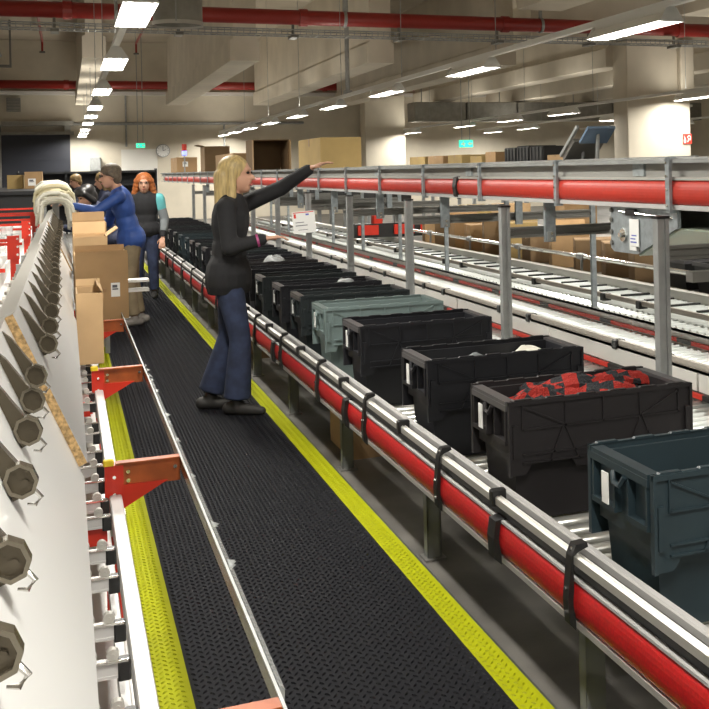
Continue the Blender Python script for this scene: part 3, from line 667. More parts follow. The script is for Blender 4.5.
# portal frames
FY = [3.73, 5.38, 7.13, 8.80, 10.45, 12.1, 13.8, 15.5, 17.2, 18.9, 20.6]
post_prof = [(-.025, -.020), (-.009, -.020), (-.009, -.012), (.009, -.012), (.009, -.020), (.025, -.020), (.025, .020), (-.025, .020)]
for i, y in enumerate(FY):
    t = thing('support_frame', 'grey steel support frame under the upper conveyor, %s from the camera' % ORD[i], 'frame', (2.12, y, 0), group='support frames of the upper conveyor')
    part('post', MB().prism([(2.12+a, y+b) for a, b in post_prof], 'z', 0, 1.385), 'steel', t)
    part('post_cap', MB().box(2.092, 2.148, y-.023, y+.023, 1.385, 1.395), 'black_plastic', t)
    part('base_plate', MB().box(2.092, 2.148, y-.05, y+.05, 0, .01), 'steel', t)
    part('crossbeam', MB().prism([(y-.02, 1.222), (y+.02, 1.222), (y+.02, 1.278), (y-.02, 1.278), (y-.02, 1.266), (y-.006, 1.262), (y-.006, 1.238), (y-.02, 1.234)], 'x', 2.145, 3.472), 'dark_steel', t)
    if i == 0: part('far_post', MB().box(3.474, 3.510, y-.014, y+.014, 0, 1.40), 'galvanised', t); continue
    h = part('hanger', MB().box(2.335, 2.395, y-.045, y-.022, 1.195, 1.4075), 'galvanised', t)
    part('clamp_plate', MB().box(2.345, 2.385, y-.055, y-.045, 1.20, 1.25), 'steel', h)
    for z in (1.21, 1.24): part('bolt', MB().cyl((2.365, y-.055, z), (2.365, y-.062, z), .008, 8), 'chrome', h)
    part('far_post', MB().box(3.474, 3.510, y-.014, y+.014, 0, 1.40), 'galvanised', t)
    part('hanger', MB().box(2.88, 2.93, y-.045, y-.022, 1.195, 1.4075), 'galvanised', t)
# drive unit hanging below the upper conveyor
t = thing('drive_unit', 'galvanised conveyor drive unit hanging under the red cover at the right', 'machine', (2.33, 4.2, 1.2))
P = [(4.53, 1.406), (4.53, 1.215), (4.50, 1.20), (4.28, 1.20), (3.93, 1.33), (3.93, 1.406)]
part('side_plate', MB().prism(P, 'x', 2.312, 2.322), 'galvanised', t)
part('far_plate', MB().prism(P, 'x', 2.90, 2.91), 'galvanised', t)
part('casing', MB().box(2.322, 2.9, 4.28, 4.50, 1.225, 1.40), 'steel', t)
part('chute_tray', MB().prism([(4.28, 1.20), (3.93, 1.33), (3.0, 1.33), (3.0, 1.322), (3.925, 1.322), (4.28, 1.192)], 'x', 2.322, 2.9), 'zinc_yellow', t)
part('chute_side', MB().box(2.88, 2.89, 3.0, 3.93, 1.33, 1.405), 'zinc_yellow', t)
part('tension_rod', MB().cyl((2.302, 4.42, 1.385), (2.302, 3.93, 1.37), .007, 8), 'chrome', t)
part('rod_block', MB().cbox(2.295, 2.312, 4.27, 4.36, 1.37, 1.4, .004), 'black_plastic', t)
part('hub', MB().cyl((2.312, 4.40, 1.28), (2.302, 4.40, 1.28), .03, 14).cyl((2.302, 4.40, 1.28), (2.285, 4.40, 1.28), .012, 8), 'chrome', t)
tg = part('tag', MB().box(2.304, 2.307, 4.25, 4.335, 1.235, 1.355), 'paper', t)
part('tag_print', MB().box(2.3032, 2.304, 4.27, 4.325, 1.25, 1.256).box(2.3032, 2.304, 4.28, 4.325, 1.265, 1.27).box(2.3032, 2.304, 4.27, 4.315, 1.28, 1.285), 'blue_ink', tg)
part('tag_wire', MB().cyl((2.304, 4.30, 1.355), (2.302, 4.31, 1.39), .002, 5), 'chrome', t)
part('plate_label', MB().box(2.309, 2.312, 4.285, 4.345, 1.215, 1.238), 'paper', t)
for z in (1.39, 1.345, 1.29, 1.24): part('bolt', MB().cyl((2.312, 4.515, z), (2.303, 4.515, z), .011, 8), 'dark_steel', t)
part('bolt', MB().cyl((2.312, 4.26, 1.222), (2.304, 4.26, 1.222), .009, 8), 'dark_steel', t)
part('end_bracket', MB().box(2.295, 2.312, 3.90, 3.94, 1.33, 1.406), 'galvanised', t)
t = thing('lower_crossrail', 'dark steel rail below the drive unit at the right edge', 'rail', (2.7, 3.73, 1.2))
part('rail', MB().prism([(3.55, 1.15), (3.6, 1.15), (3.6, 1.19), (3.55, 1.19)], 'x', 2.15, 3.3), 'dark_steel', t); part('end_plate', MB().box(3.3, 3.31, 3.53, 3.62, 1.13, 1.21), 'steel', t)
# cartons riding on the upper conveyor, and other goods behind it
carton('long brown carton lying on the upper conveyor in front of the second column', 2.42, 2.85, 11.25, 12.4, 1.607, 1.94, 'cardboard_yellow')
t = thing('carton', 'tall open brown carton on its side on the upper conveyor, dark inside', 'carton', (2.65, 15.85, 1.607))
part('body', MB().box(-.25, .25, .29, .30, 0, .44).box(-.25, -.24, -.3, .29, 0, .44).box(.24, .25, -.3, .29, 0, .44).box(-.24, .24, -.3, .29, 0, .01).box(-.24, .24, -.3, .29, .43, .44), 'cardboard_dark', t, world=False)
part('flap', MB().box(.25, .257, -.42, -.29, .01, .43), 'cardboard_light', t, world=False); part('flap', MB().box(-.257, -.25, -.40, -.29, .01, .43), 'cardboard', t, world=False)
carton('dark brown carton on the upper conveyor left of the blonde woman', 2.42, 2.88, 21.4, 22.1, 1.607, 2.1, 'cardboard_dark', open_=True, flaps=(('l', .2, .12),))
carton('low brown carton on the upper conveyor right behind the blonde hair', 2.42, 2.88, 17.6, 19.8, 1.607, 1.90, 'cardboard')
carton('brown carton far along the upper conveyor below the wall clock', 2.42, 2.88, 27.0, 28.6, 1.607, 1.98, 'cardboard', sticker=(-.1, .15, .12, .12))
t = thing('signal_light', 'slim signal tower with blue and red lamps by the far upper conveyor', 'signal light', (2.45, 25.5, 1.607))
part('stem', MB().cyl((2.45, 25.5, 1.607), (2.45, 25.5, 2.0), .015, 8), 'steel', t); part('blue_lamp', MB().cyl((2.45, 25.5, 2.0), (2.45, 25.5, 2.1), .05, 10), 'bulb_blue', t); part('red_lamp', MB().cyl((2.45, 25.5, 2.1), (2.45, 25.5, 2.25), .05, 10), 'red_ink', t)
t = thing('rear_high_conveyor', 'high dark conveyor far behind with cartons and crates on it', 'conveyor', (7.2, 16, 1.5))
part('bed', MB().box(6.9, 7.6, 11.2, 30, 1.50, 1.64), 'dark_steel', t); part('side_rail', MB().box(6.86, 6.9, 11.2, 30, 1.46, 1.68), 'steel', t)
for k in range(8): part('leg', MB().box(6.92, 6.98, 11.6+k*2.5, 11.66+k*2.5, 0, 1.5).box(7.5, 7.56, 11.6+k*2.5, 11.66+k*2.5, 0, 1.5), 'steel', t)
for i, (y0, y1, h, m) in enumerate(((18.0, 18.5, .22, 'cardboard'), (18.7, 19.3, .16, 'cardboard_yellow'), (19.8, 20.6, .2, 'cardboard_yellow'), (20.9, 21.9, .2, 'cardboard'), (22.1, 23.2, .2, 'cardboard_yellow'), (15.15, 15.75, .12, 'cardboard_light'))):
    carton('low brown carton on the rear high conveyor, %s from the left' % ORD[i] if i < 5 else 'flat pale carton on the rear high conveyor below the chute', 6.95, 7.5, y0, y1, 1.642, 1.642+h, m, group='cartons on the rear high conveyor')
for i in range(3):
    t = thing('black_crate', 'black ribbed crate on the rear high conveyor, %s' % ('left of three', 'middle of three', 'right of three')[i], 'crate', (7.2, 17.3-i*.56, 1.642), group='black crates on the rear high conveyor')
    part('shell', MB().cbox(-.25, .25, -.27, .27, 0, .27+.02*(i == 1), .015), 'black_plastic', t, world=False)
    for k in range(4): part('rib', MB().box(-.262, -.25, -.24+k*.14, -.20+k*.14, .02, .26), 'black_plastic', t, world=False)
t = thing('inclined_chute', 'steel inclined chute with blue tray above the rear high conveyor', 'machine', (7.1, 14.4, 1.65))
mxr = lambda ang, c: Matrix.Translation(c) @ Matrix.Rotation(ang, 4, 'X')
part('tray', MB().box(-.22, .22, -.02, .34, -.02, .02, mx=mxr(-.62, Vector((7.1, 14.15, 2.12)))), 'blue_glass', t)
part('lower_tray', MB().box(-.25, .25, -.05, .42, -.03, .03, mx=mxr(-.62, Vector((7.1, 14.6, 1.93)))), 'dark_steel', t)
part('stringer', MB().box(-.28, -.24, -.28, .45, -.03, .02, mx=mxr(-.6, Vector((7.1, 14.62, 2.0)))).box(.24, .28, -.28, .45, -.03, .02, mx=mxr(-.6, Vector((7.1, 14.62, 2.0)))), 'steel', t)
part('strut', MB().cyl((7.1, 14.3, 1.645), (7.1, 14.25, 2.1), .03, 8).cyl((7.1, 14.8, 1.645), (7.1, 14.75, 1.85), .025, 8), 'steel', t)
# paper notice on the fifth frame post
t = thing('paper_notice', 'white paper notice with red marks hanging on a support post', 'notice', (2.09, 10.3, 1.02))
mxp = Matrix.Translation(Vector((2.06, 10.36, 1.115))) @ Matrix.Rotation(-.28, 4, 'Z') @ Matrix.Rotation(-.08, 4, 'Y')
part('sheet', MB().box(-.105, .105, -.003, .003, -.10, .105, mx=mxp), 'paper', t)
part('red_border', MB().box(-.095, .095, -.0045, -.003, .092, .099, mx=mxp).box(-.09, -.07, -.0045, -.003, .045, .085, mx=mxp), 'red_ink', t)
part('blue_mark', MB().box(.02, .05, -.0045, -.003, .065, .08, mx=mxp), 'blue_ink', t)
part('text_lines', MB().box(-.08, .0, -.0045, -.003, .0, .006, mx=mxp).box(-.08, .03, -.0045, -.003, -.03, -.023, mx=mxp).box(-.06, .03, -.0045, -.003, -.07, -.066, mx=mxp), 'ink', t)
# red and black goods past the lanes
t = thing('transfer_station', 'low red and black transfer unit across the rear conveyor', 'machine', (4.2, 15.5, 0))
part('beam', MB().box(3.78, 5.4, 15.4, 15.6, .62, .82), 'black_plastic', t); part('post', MB().box(4.46, 4.52, 15.42, 15.58, 0, .62).box(5.3, 5.4, 15.42, 15.58, 0, .62), 'steel', t)
for x in (3.82, 4.35, 4.75): part('red_panel', MB().box(x, x+.3, 15.37, 15.4, .66, .80), 'red_steel', t)
part('beacon', MB().cbox(4.05, 4.2, 15.42, 15.55, .82, .95, .02), 'red_steel', t)
for i in range(6):
    y = 17.5+i*1.2; t = thing('monitor_stand', 'dark work terminal on a grey stand beyond the conveyors, %s from the camera' % ORD[i], 'terminal', (5.0, y, 0), group='work terminals beyond the conveyors')
    part('stand', MB().box(4.96, 5.04, y-.04, y+.04, 0, 1.0), 'steel', t); part('screen', MB().cbox(4.75, 5.25, y-.03, y+.03, 1.0, 1.32, .01), 'black_plastic', t); part('shelf', MB().box(4.7, 5.3, y-.2, y+.2, .86, .89), 'panel_grey', t)
    part('lamp', MB().cbox(4.8, 4.95, y-.05, y-.03, 1.2, 1.3, .01), 'lamp_on' if i % 2 else 'paper', t)

# ---------------------------------------------------------------- hook boards
P1, P2 = Vector((-.146, 0, 1.25)), Vector((.018, 0, .86))      # cross-section of the sloping board: top and bottom edge
dr = (P2-P1).normalized(); nr = Vector((-dr.z, 0, dr.x)); nr = nr if nr.x > 0 else -nr      # outward normal, towards the aisle
HY = [.95, 1.22, 1.50, 1.88, 2.24, 2.54, 2.84, 3.30, 3.68, 4.08, 4.48, 4.88, 5.28, 5.68, 6.1, 6.5, 6.9, 7.3, 7.7, 8.1, 8.5, 8.9, 9.35, 9.75, 10.15, 10.55, 10.95, 11.35, 11.75]
def octo(rx, rz, c=(0, 0), k=.42): return [(c[0]+sx_*rx*a, c[1]+sz_*rz*b) for sx_, sz_, a, b in ((1, 1, k, 1), (1, 1, 1, k), (1, -1, 1, k), (1, -1, k, 1), (-1, -1, k, 1), (-1, -1, 1, k), (-1, 1, 1, k), (-1, 1, k, 1))][::-1]
# hook: local frame u along board downwards, n outwards, y along the rack
def hook_meshes():
    T = lambda u, n, y: tuple(dr*u+nr*n+Vector((0, y, 0)))
    arm = MB()
    sec = [(-.125, .001, .006), (-.10, .012, .011), (-.05, .022, .014), (.0, .034, .015), (.026, .030, .015)]   # u, height above board, half thickness
    vs = []
    for u, hgt, hw in sec: vs += [T(u, .0006, -hw), T(u, hgt, -hw), T(u, hgt, hw), T(u, .0006, hw)]
    fs = [(0, 1, 2, 3), (19, 18, 17, 16)]
    for i in range(4):
        for k in range(4): fs.append((4*i+k, 4*i+4+k, 4*i+4+(k+1) % 4, 4*i+(k+1) % 4))
    arm.add(vs, fs)
    o = octo(.026, .0225); i_ = octo(.0205, .0172)
    rim = MB(); y0, y1 = -.030, -.008
    n = 8; C = (.0, .0245)
    vs = [T(C[0]+a, C[1]+b, y0) for a, b in o]+[T(C[0]+a, C[1]+b, y0) for a, b in i_]+[T(C[0]+a, C[1]+b, y1) for a, b in o]+[T(C[0]+a, C[1]+b, y1) for a, b in i_]
    fs = []
    for k in range(n):
        k2 = (k+1) % n; fs += [(k, k2, n+k2, n+k), (2*n+k, 3*n+k, 3*n+k2, 2*n+k2), (k, 2*n+k, 2*n+k2, k2), (n+k, n+k2, 3*n+k2, 3*n+k)]
    rim.add(vs, fs)
    face = MB().add([T(C[0]+a, C[1]+b, -.020) for a, b in i_]+[T(C[0]+a, C[1]+b, -.012) for a, b in i_], [tuple(range(8)), tuple(range(15, 7, -1))])
    face.cyl(T(C[0]+.006, C[1]+.003, -.025), T(C[0]+.006, C[1]+.003, -.018), .006, 8)
    for a in range(4): face.box(-.0015, .0015, -.0215, -.02, -.002, .002, mx=Matrix.Translation(Vector(T(C[0]-.010+.006*a, C[1]-.006+.002*a, 0))))
    tip = MB().tube([T(.026, .034, -.010), T(.040, .038, -.010), T(.047, .026, -.010), T(.040, .016, -.010)], [.004, .004, .0035, .002], 6)
    return arm.mesh('arm'), rim.mesh('rim'), face.mesh('end_plate'), tip.mesh('tip')
arm_me, rim_me, face_me, tip_me = hook_meshes()
BD = [(.4, 3.03, 'board_white', 'white sloping hook board in the left foreground, nearest the camera'), (3.03, 6.02, 'board_grey', 'grey sloping hook board with chipboard edge, second from the camera'),
      (6.02, 9.2, 'board_white', 'pale sloping hook board beside the cartons, third from the camera'), (9.2, 12.4, 'board_grey', 'far sloping hook board below the white garments')]
for bi, (y0, y1, m, lab) in enumerate(BD):
    t = thing('hook_board', lab, 'hook board', (-.06, (y0+y1)/2, .5), group='sloping hook boards')
    th = .026; lift = (0, .022, .012, .022)[bi]
    p1, p2 = P1+nr*lift, P2+nr*lift; b1, b2 = p1-nr*th, p2-nr*th
    if bi == 0: p2 = p2+dr*.03; b2 = b2+dr*.03
    part('core', MB().prism([(p1.x-nr.x*.001, p1.z-nr.z*.001), (p2.x-nr.x*.001, p2.z-nr.z*.001), (b2.x, b2.z), (b1.x, b1.z)], 'y', y0+.002, y1-.002), 'chipboard', t, 'bare chipboard core')
    part('facing', MB().prism([(p1.x, p1.z), (p2.x, p2.z), (p2.x-nr.x*.001, p2.z-nr.z*.001), (p1.x-nr.x*.001, p1.z-nr.z*.001)], 'y', y0+.001, y1-.001), m, t)
    part('top_profile', MB().prism([(p1.x+.004, p1.z+.006), (p1.x-.042, p1.z-.012), (p1.x-.042, p1.z-.018), (p1.x+.0, p1.z+.0008)], 'y', y0+.001, y1-.001), 'aluminium', t)
    part('carrier', MB().box(-.22, -.17, y0+.3, y0+.34, 0, 1.19).box(-.22, -.17, y1-.34, y1-.3, 0, 1.19).box(-.215, -.175, y0+.3, y1-.3, 1.0, 1.05), 'steel', t)
    for k, y in enumerate(HY):
        if not (y0+.02 < y < y1-.02): continue
        c = P1+dr*.134+nr*lift; pos = Vector((c.x, y, c.z))
        o = inst('hook', arm_me, 'brown_steel', t, pos)
        inst('rim', rim_me, 'hook_rim', o, pos); inst('end_plate', face_me, 'brown_steel', o, pos); inst('tip', tip_me, 'chrome', o, pos)
# garments thrown over the far boards
def garment(y, seed, m, label, x=-.10, z=1.40, wl=.16, wr=.15):
    r = random.Random(seed); g = MB()
    for k in range(20):
        yy = y-.26+.027*k; a, b = wl*r.uniform(.7, 1.15), wr*r.uniform(.7, 1.15); la, lb = r.uniform(.10, .24), r.uniform(.10, .26); zz = z+r.uniform(-.08, .04); dy = r.uniform(-.08, .08)
        pts = [(x-a-.01, yy+dy, zz-.05-la), (x-a, yy+dy*.8, zz-.06), (x-a*.7, yy+dy*.4, zz-.012), (x-a*.3, yy, zz), (x+b*.3, yy, zz), (x+b*.7, yy-dy*.4, zz-.02), (x+b, yy-dy*.8, zz-.08), (x+b+.01, yy-dy, zz-.07-lb)]
        g.tube(pts, [r.uniform(.009, .019) for _ in pts], 7)
    o = link('garment', fuse(g, .008, 1), m, None, smooth=True); return props(o, label, 'garment', 'garments on the far hook boards')
t = thing('garment_stand', 'steel stand carrying the draped garments at the end of the hook boards', 'stand', (-.1, 13, 0))
part('bar', MB().cyl((-.1, 12.42, 1.36), (-.1, 13.8, 1.42), .03, 8), 'steel', t); part('post', MB().box(-.13, -.07, 13.7, 13.76, 0, 1.4).box(-.13, -.07, 12.46, 12.52, 0, 1.36), 'steel', t)

# ---------------------------------------------------------------- flow racks below the boards
t = thing('flow_rack', 'red and silver flow rack with skate-wheel tracks beside the mat', 'rack', (.1, 6, 0))
AY = [2.08, 4.06, 6.07, 8.07, 10.08]
for y in AY:
    u = part('upright', MB().box(.105, .165, y-.004, y+.05, .0, .60), 'red_steel', t)
    part('yellow_corner', MB().cbox(.100, .135, y-.012, y+.012, .60, .622, .004), 'yellow_plastic', u)
    for z in (.42, .5, .56): part('bolt', MB().cyl((.135, y-.004, z), (.135, y-.010, z), .006, 8), 'chrome', u)
    part('sleeve', MB().box(.09, .17, y-.014, y+.06, .36, .43), 'aluminium', t)
    a = part('arm', MB().box(.165, .352, y, y+.014, .522, .60), 'orange_steel', t)
    part('arm_top', MB().box(.14, .352, y-.012, y+.030, .600, .607), 'orange_steel', t)
    part('gusset', MB().prism([(.165, .53), (.31, .53), (.165, .45)], 'y', y-.008, y), 'red_steel', t)
    for x, z in ((.18, .575), (.18, .545), (.335, .575)): part('bolt', MB().cyl((x, y, z), (x, y-.014, z), .007, 8), 'chrome', a)
    part('foot', MB().box(.08, .19, y-.03, y+.08, 0, .012), 'steel', t)
for a, b in zip([.5]+AY, AY):
    part('front_rail', MB().cbox(.118, .158, a+.052 if a > 1 else a, b-.006, .44, .50, .004), 'alu_white', t)
    part('lower_rail', MB().box(.09, .112, a+.052 if a > 1 else a, b-.006, .40, .45), 'alu_white', t)
part('back_rail', MB().box(-.155, -.125, .5, 10.1, .40, .50), 'alu_white', t)
TYS = [1.75, 1.95, 2.338, 2.593, 2.811, 3.14, 3.372, 3.70, 3.88, 4.13, 4.347, 4.572, 4.90, 5.103, 5.564, 5.80, 6.117, 6.34, 6.646, 6.9, 7.3, 7.5, 7.9, 8.2]
trk = MB().box(-.12, .085, -.012, .012, .505, .535).box(-.12, .085, -.016, .016, .500, .506).mesh('roller_track')
whl = MB().cyl((0, -.010, 0), (0, .010, 0), .013, 12).cyl((0, -.013, 0), (0, .013, 0), .005, 8).mesh('wheel'); axl = MB().box(-.12, .108, -.003, .003, .534, .539).mesh('axle_strip')
ecp = MB().cbox(.085, .112, -.018, .018, .492, .536, .004).mesh('end_cap')
for y in TYS:
    o = inst('roller_track', trk, 'alu_white', t, (0, y, 0))
    for x in (.03, .075, -.02): inst('wheel', whl, 'aluminium', o, (x, y, .548))
    inst('end_cap', ecp, 'black_plastic', o, (0, y, 0)); inst('axle_strip', axl, 'chrome', o, (0, y-.016, 0))
for y in AY[1:]: part('red_tie', MB().box(.0, .10, y-.35, y-.29, .44, .50), 'red_steel', t)
part('rear_upright', MB().box(-.15, -.12, 2.1, 2.15, 0, .5).box(-.15, -.12, 6.1, 6.15, 0, .5).box(-.15, -.12, 9.9, 9.95, 0, .5), 'red_steel', t)
part('floor_rail', MB().box(-.1, .2, 1.0, 10.2, .02, .05), 'alu_white', t)
gs = part('guard_strip', MB().prism([(.352, .566), (.3545, .566), (.356, .606), (.352, .606)], 'y', 1.2, 10.2), 'brown_steel', t)
part('bright_edge', MB().prism([(.351, .606), (.356, .606), (.3575, .610), (.351, .610)], 'y', 1.2, 10.2), 'steel', gs)
part('clear_film', MB().prism([(.358, .570), (.369, .565), (.371, .600), (.360, .608)], 'y', 2.15, 5.6), 'plastic_film', gs)
rn = random.Random(5)
for k, y in enumerate((2.85, 3.2, 3.75, 4.3, 4.6, 4.75, 5.3, 5.45, 5.6, 5.75, 5.9, 6.02)):
    g = MB(); 
    for q in range(3):
        dx, dz = rn.uniform(.008, .020), rn.uniform(-.015, .008); g.add([(.362, y+.012*q, .60), (.362+dx, y+.01+.012*q, .605+dz), (.362+dx*1.2, y+.03+.012*q, .60+dz), (.362, y+.025+.012*q, .612)], [(0, 1, 2, 3)])
    part('torn_film', g, 'plastic_film', gs)
# the rack on the other side of the boards
t = thing('left_rack', 'red rack holding white trays on the far side of the hook boards', 'rack', (-.6, 9, 0))
for y in (5.2, 7.7, 10.2, 12.7, 15.2):
    part('upright', MB().box(-.33, -.28, y, y+.05, 0, 1.10), 'red_steel', t)
    part('bracket', MB().box(-.345, -.275, y-.02, y, 1.08, 1.23), 'red_steel', t)
    part('arm', MB().box(-1.3, -.345, y, y+.02, 1.19, 1.21), 'red_steel', t)
    part('arm', MB().box(-1.3, -.30, y+1.2, y+1.22, 1.10, 1.12), 'red_steel', t)
    for z in (1.21, 1.16, 1.11): part('bolt', MB().cyl((-.285, y-.02, z), (-.285, y-.028, z), .008, 8), 'chrome', t)
    part('far_upright', MB().box(-1.36, -1.3, y, y+.05, 0, 1.22), 'red_steel', t)
part('long_rail', MB().box(-.255, -.23, 3, 16, 1.00, 1.04), 'alu_white', t); part('long_rail', MB().box(-1.34, -1.301, 3, 16, .90, .94), 'alu_white', t)
part('deck', MB().box(-1.3, -.27, 3, 16, .90, .93), 'paper', t)
wh2 = MB().cyl((-.014, 0, 0), (.014, 0, 0), .026, 10).cyl((-.024, 0, 0), (.024, 0, 0), .008, 8).mesh('wheel')
for k in range(30): inst('wheel', wh2, 'aluminium', t, (-.243, 3.2+k*.40, 1.067))
for i in range(13):
    y = 4.2+i*.86; t = thing('white_tray', 'white tray on the red rack left of the hook boards, %s from the camera' % ORD[i], 'tray', (-.79, y, .932), group='white trays on the red rack')
    part('tray', MB().box(-.42, .42, -.38, .38, 0, .02).box(-.42, .42, -.38, -.365, .02, .09).box(-.42, .42, .365, .38, .02, .09).box(-.42, -.405, -.365, .365, .02, .09).box(.405, .42, -.365, .365, .02, .09), 'paper', t, world=False)
    part('paper_stack', MB().box(-.36, .36, -.32, .30, .02, .085), 'paper', t, world=False)
for i, (y, x) in enumerate(((9.2, -.47), (11.1, -.5))):
    g = MB().cyl((0, 0, 0), (0, 0, .15), .045, 16, .058); o = solo('plastic_beaker', g, 'plastic_film', ('cloudy plastic beaker on the red rack, nearer one', 'cloudy plastic beaker on the red rack, farther one')[i], 'beaker', (0, 0, 0)); o.location = (x, y, 1.02)
# dark worktable and boxes in front of the roller door
t = thing('dark_worktable', 'long dark table in front of the roller door', 'table', (-1.9, 24, 0))
part('top', MB().box(-3.6, -.35, 20.5, 28, 1.30, 1.36), 'charcoal', t); part('front_panel', MB().box(-3.45, -.5, 20.57, 20.6, .1, 1.3), 'charcoal', t)
for x in (-3.5, -.45):
    for y in (20.6, 27.9): part('leg', MB().box(x-.04, x+.04, y-.04, y+.04, 0, 1.30), 'steel', t)
carton('plain brown carton on the dark table', -1.08, -.78, 24.6, 25.2, 1.362, 1.64, 'cardboard_yellow'); carton('brown carton with white label on the dark table', -.75, -.42, 24.3, 24.9, 1.362, 1.70, 'cardboard', sticker=(-.10, .06, .14, .14))
t = thing('far_shelving', 'dark grey shelving in front of the back wall', 'shelving', (1.2, 33, 0))
part('back', MB().box(-1.2, 2.4, 33.4, 33.45, .1, 1.72), 'charcoal', t)
for z in (.3, .8, 1.3, 1.66): part('shelf', MB().box(-1.2, 2.4, 32.8, 33.4, z, z+.05), 'charcoal', t)
for x in (-1.2, 0, 1.2, 2.36): part('upright', MB().box(x, x+.04, 32.8, 33.4, 0, 1.76), 'charcoal', t)

# ---------------------------------------------------------------- cartons on the flow rack
carton('small plain carton at the front of the flow rack', .042, .178, 6.50, 6.9, .566, .955, 'cardboard_light', open_=True, flaps=(('r', 2.2, .05), ('f', 1.2, .04)))
t = carton('large open brown carton with label and flaps, beside the man in blue', 0.05, .405, 8.45, 8.95, .566, 1.03, 'cardboard', open_=True, sticker=(.06, .16, .06, .10), handle=True, flaps=(('f', 1.45, .035), ('n', 1.5, .02)))
for z in (.24, .17): part('side_flap', MB().box(.178, .33, -.1, .04, z, z+.018), 'paper', t, 'pale cardboard flap', world=False)
carton('brown carton with hand hole, behind the large open carton', .05, .31, 9.7, 10.15, .90, 1.10, 'cardboard_light', open_=True, handle=True, flaps=(('f', 1.3, .10), ('r', .6, .10)))
carton('plain brown carton under the one with the hand hole', .05, .31, 9.7, 10.15, .566, .897, 'cardboard', tape=False)
carton('brown carton behind, reached over by the man in blue', .05, .33, 10.5, 10.95, .80, 1.18, 'cardboard', open_=True, flaps=(('f', 1.3, .08),))
t = thing('carton_trolley', 'low steel trolley under the farthest carton of the rack', 'trolley', (.1, 10.7, 0)); part('platform', MB().box(-.14, .36, 10.45, 11.0, .74, .80), 'steel', t); part('frame', MB().box(-.12, -.08, 10.5, 10.54, 0, .74).box(.3, .34, 10.5, 10.54, 0, .74).box(-.12, -.08, 10.9, 10.94, 0, .74).box(.3, .34, 10.9, 10.94, 0, .74), 'steel', t)

# ---------------------------------------------------------------- people
def fuse(g, voxel, smooth=5):
    me = g.mesh('tmp'); o = bpy.data.objects.new('tmp', me); COL.objects.link(o)
    r = o.modifiers.new('r', 'REMESH'); r.mode = 'VOXEL'; r.voxel_size = voxel
    s = o.modifiers.new('s', 'SMOOTH'); s.factor = .5; s.iterations = smooth
    dg = bpy.context.evaluated_depsgraph_get(); dg.update()
    out = bpy.data.meshes.new_from_object(o.evaluated_get(dg)); out.materials.clear()
    bpy.data.objects.remove(o); bpy.data.meshes.remove(me); return out
def fused(name, g, voxel, m, parent, label=None, smooth=5):
    me = fuse(g, voxel, smooth); me.name = name
    return props(link(name, me, m, parent, smooth=True), label)
V3 = Vector
def hand(g, wrist, d, palm_n, curl, s=1.0, side=1):
    d = V3(d).normalized(); n = V3(palm_n); n = (n-d*n.dot(d)).normalized(); x = d.cross(n)*side
    w = V3(wrist); pc = w+d*.05*s
    for k in (-1, 0, 1): g.cap(w+x*.012*k*s, w+d*.085*s+x*.026*k*s, .014*s, .013*s)
    for i, (off, ln) in enumerate(((-.033, .068), (-.011, .076), (.011, .072), (.033, .056))):
        p = w+d*.088*s+x*off*s; q = p+(d*math.cos(curl*.5)+n*math.sin(curl*.5))*ln*.5*s+x*off*.15*s; e = q+(d*math.cos(curl*1.3)+n*math.sin(curl*1.3))*ln*.5*s
        g.cap(p, q, .0095*s, .0088*s); g.cap(q, e, .0088*s, .0075*s)
    p = w+d*.03*s-x*.025*s; q = p+(d*.6-x*.8+n*.25).normalized()*.038*s; e = q+(d*.9-x*.25+n*.3).normalized()*.032*s
    g.cap(p, q, .0125*s, .0105*s); g.cap(q, e, .0105*s, .008*s)
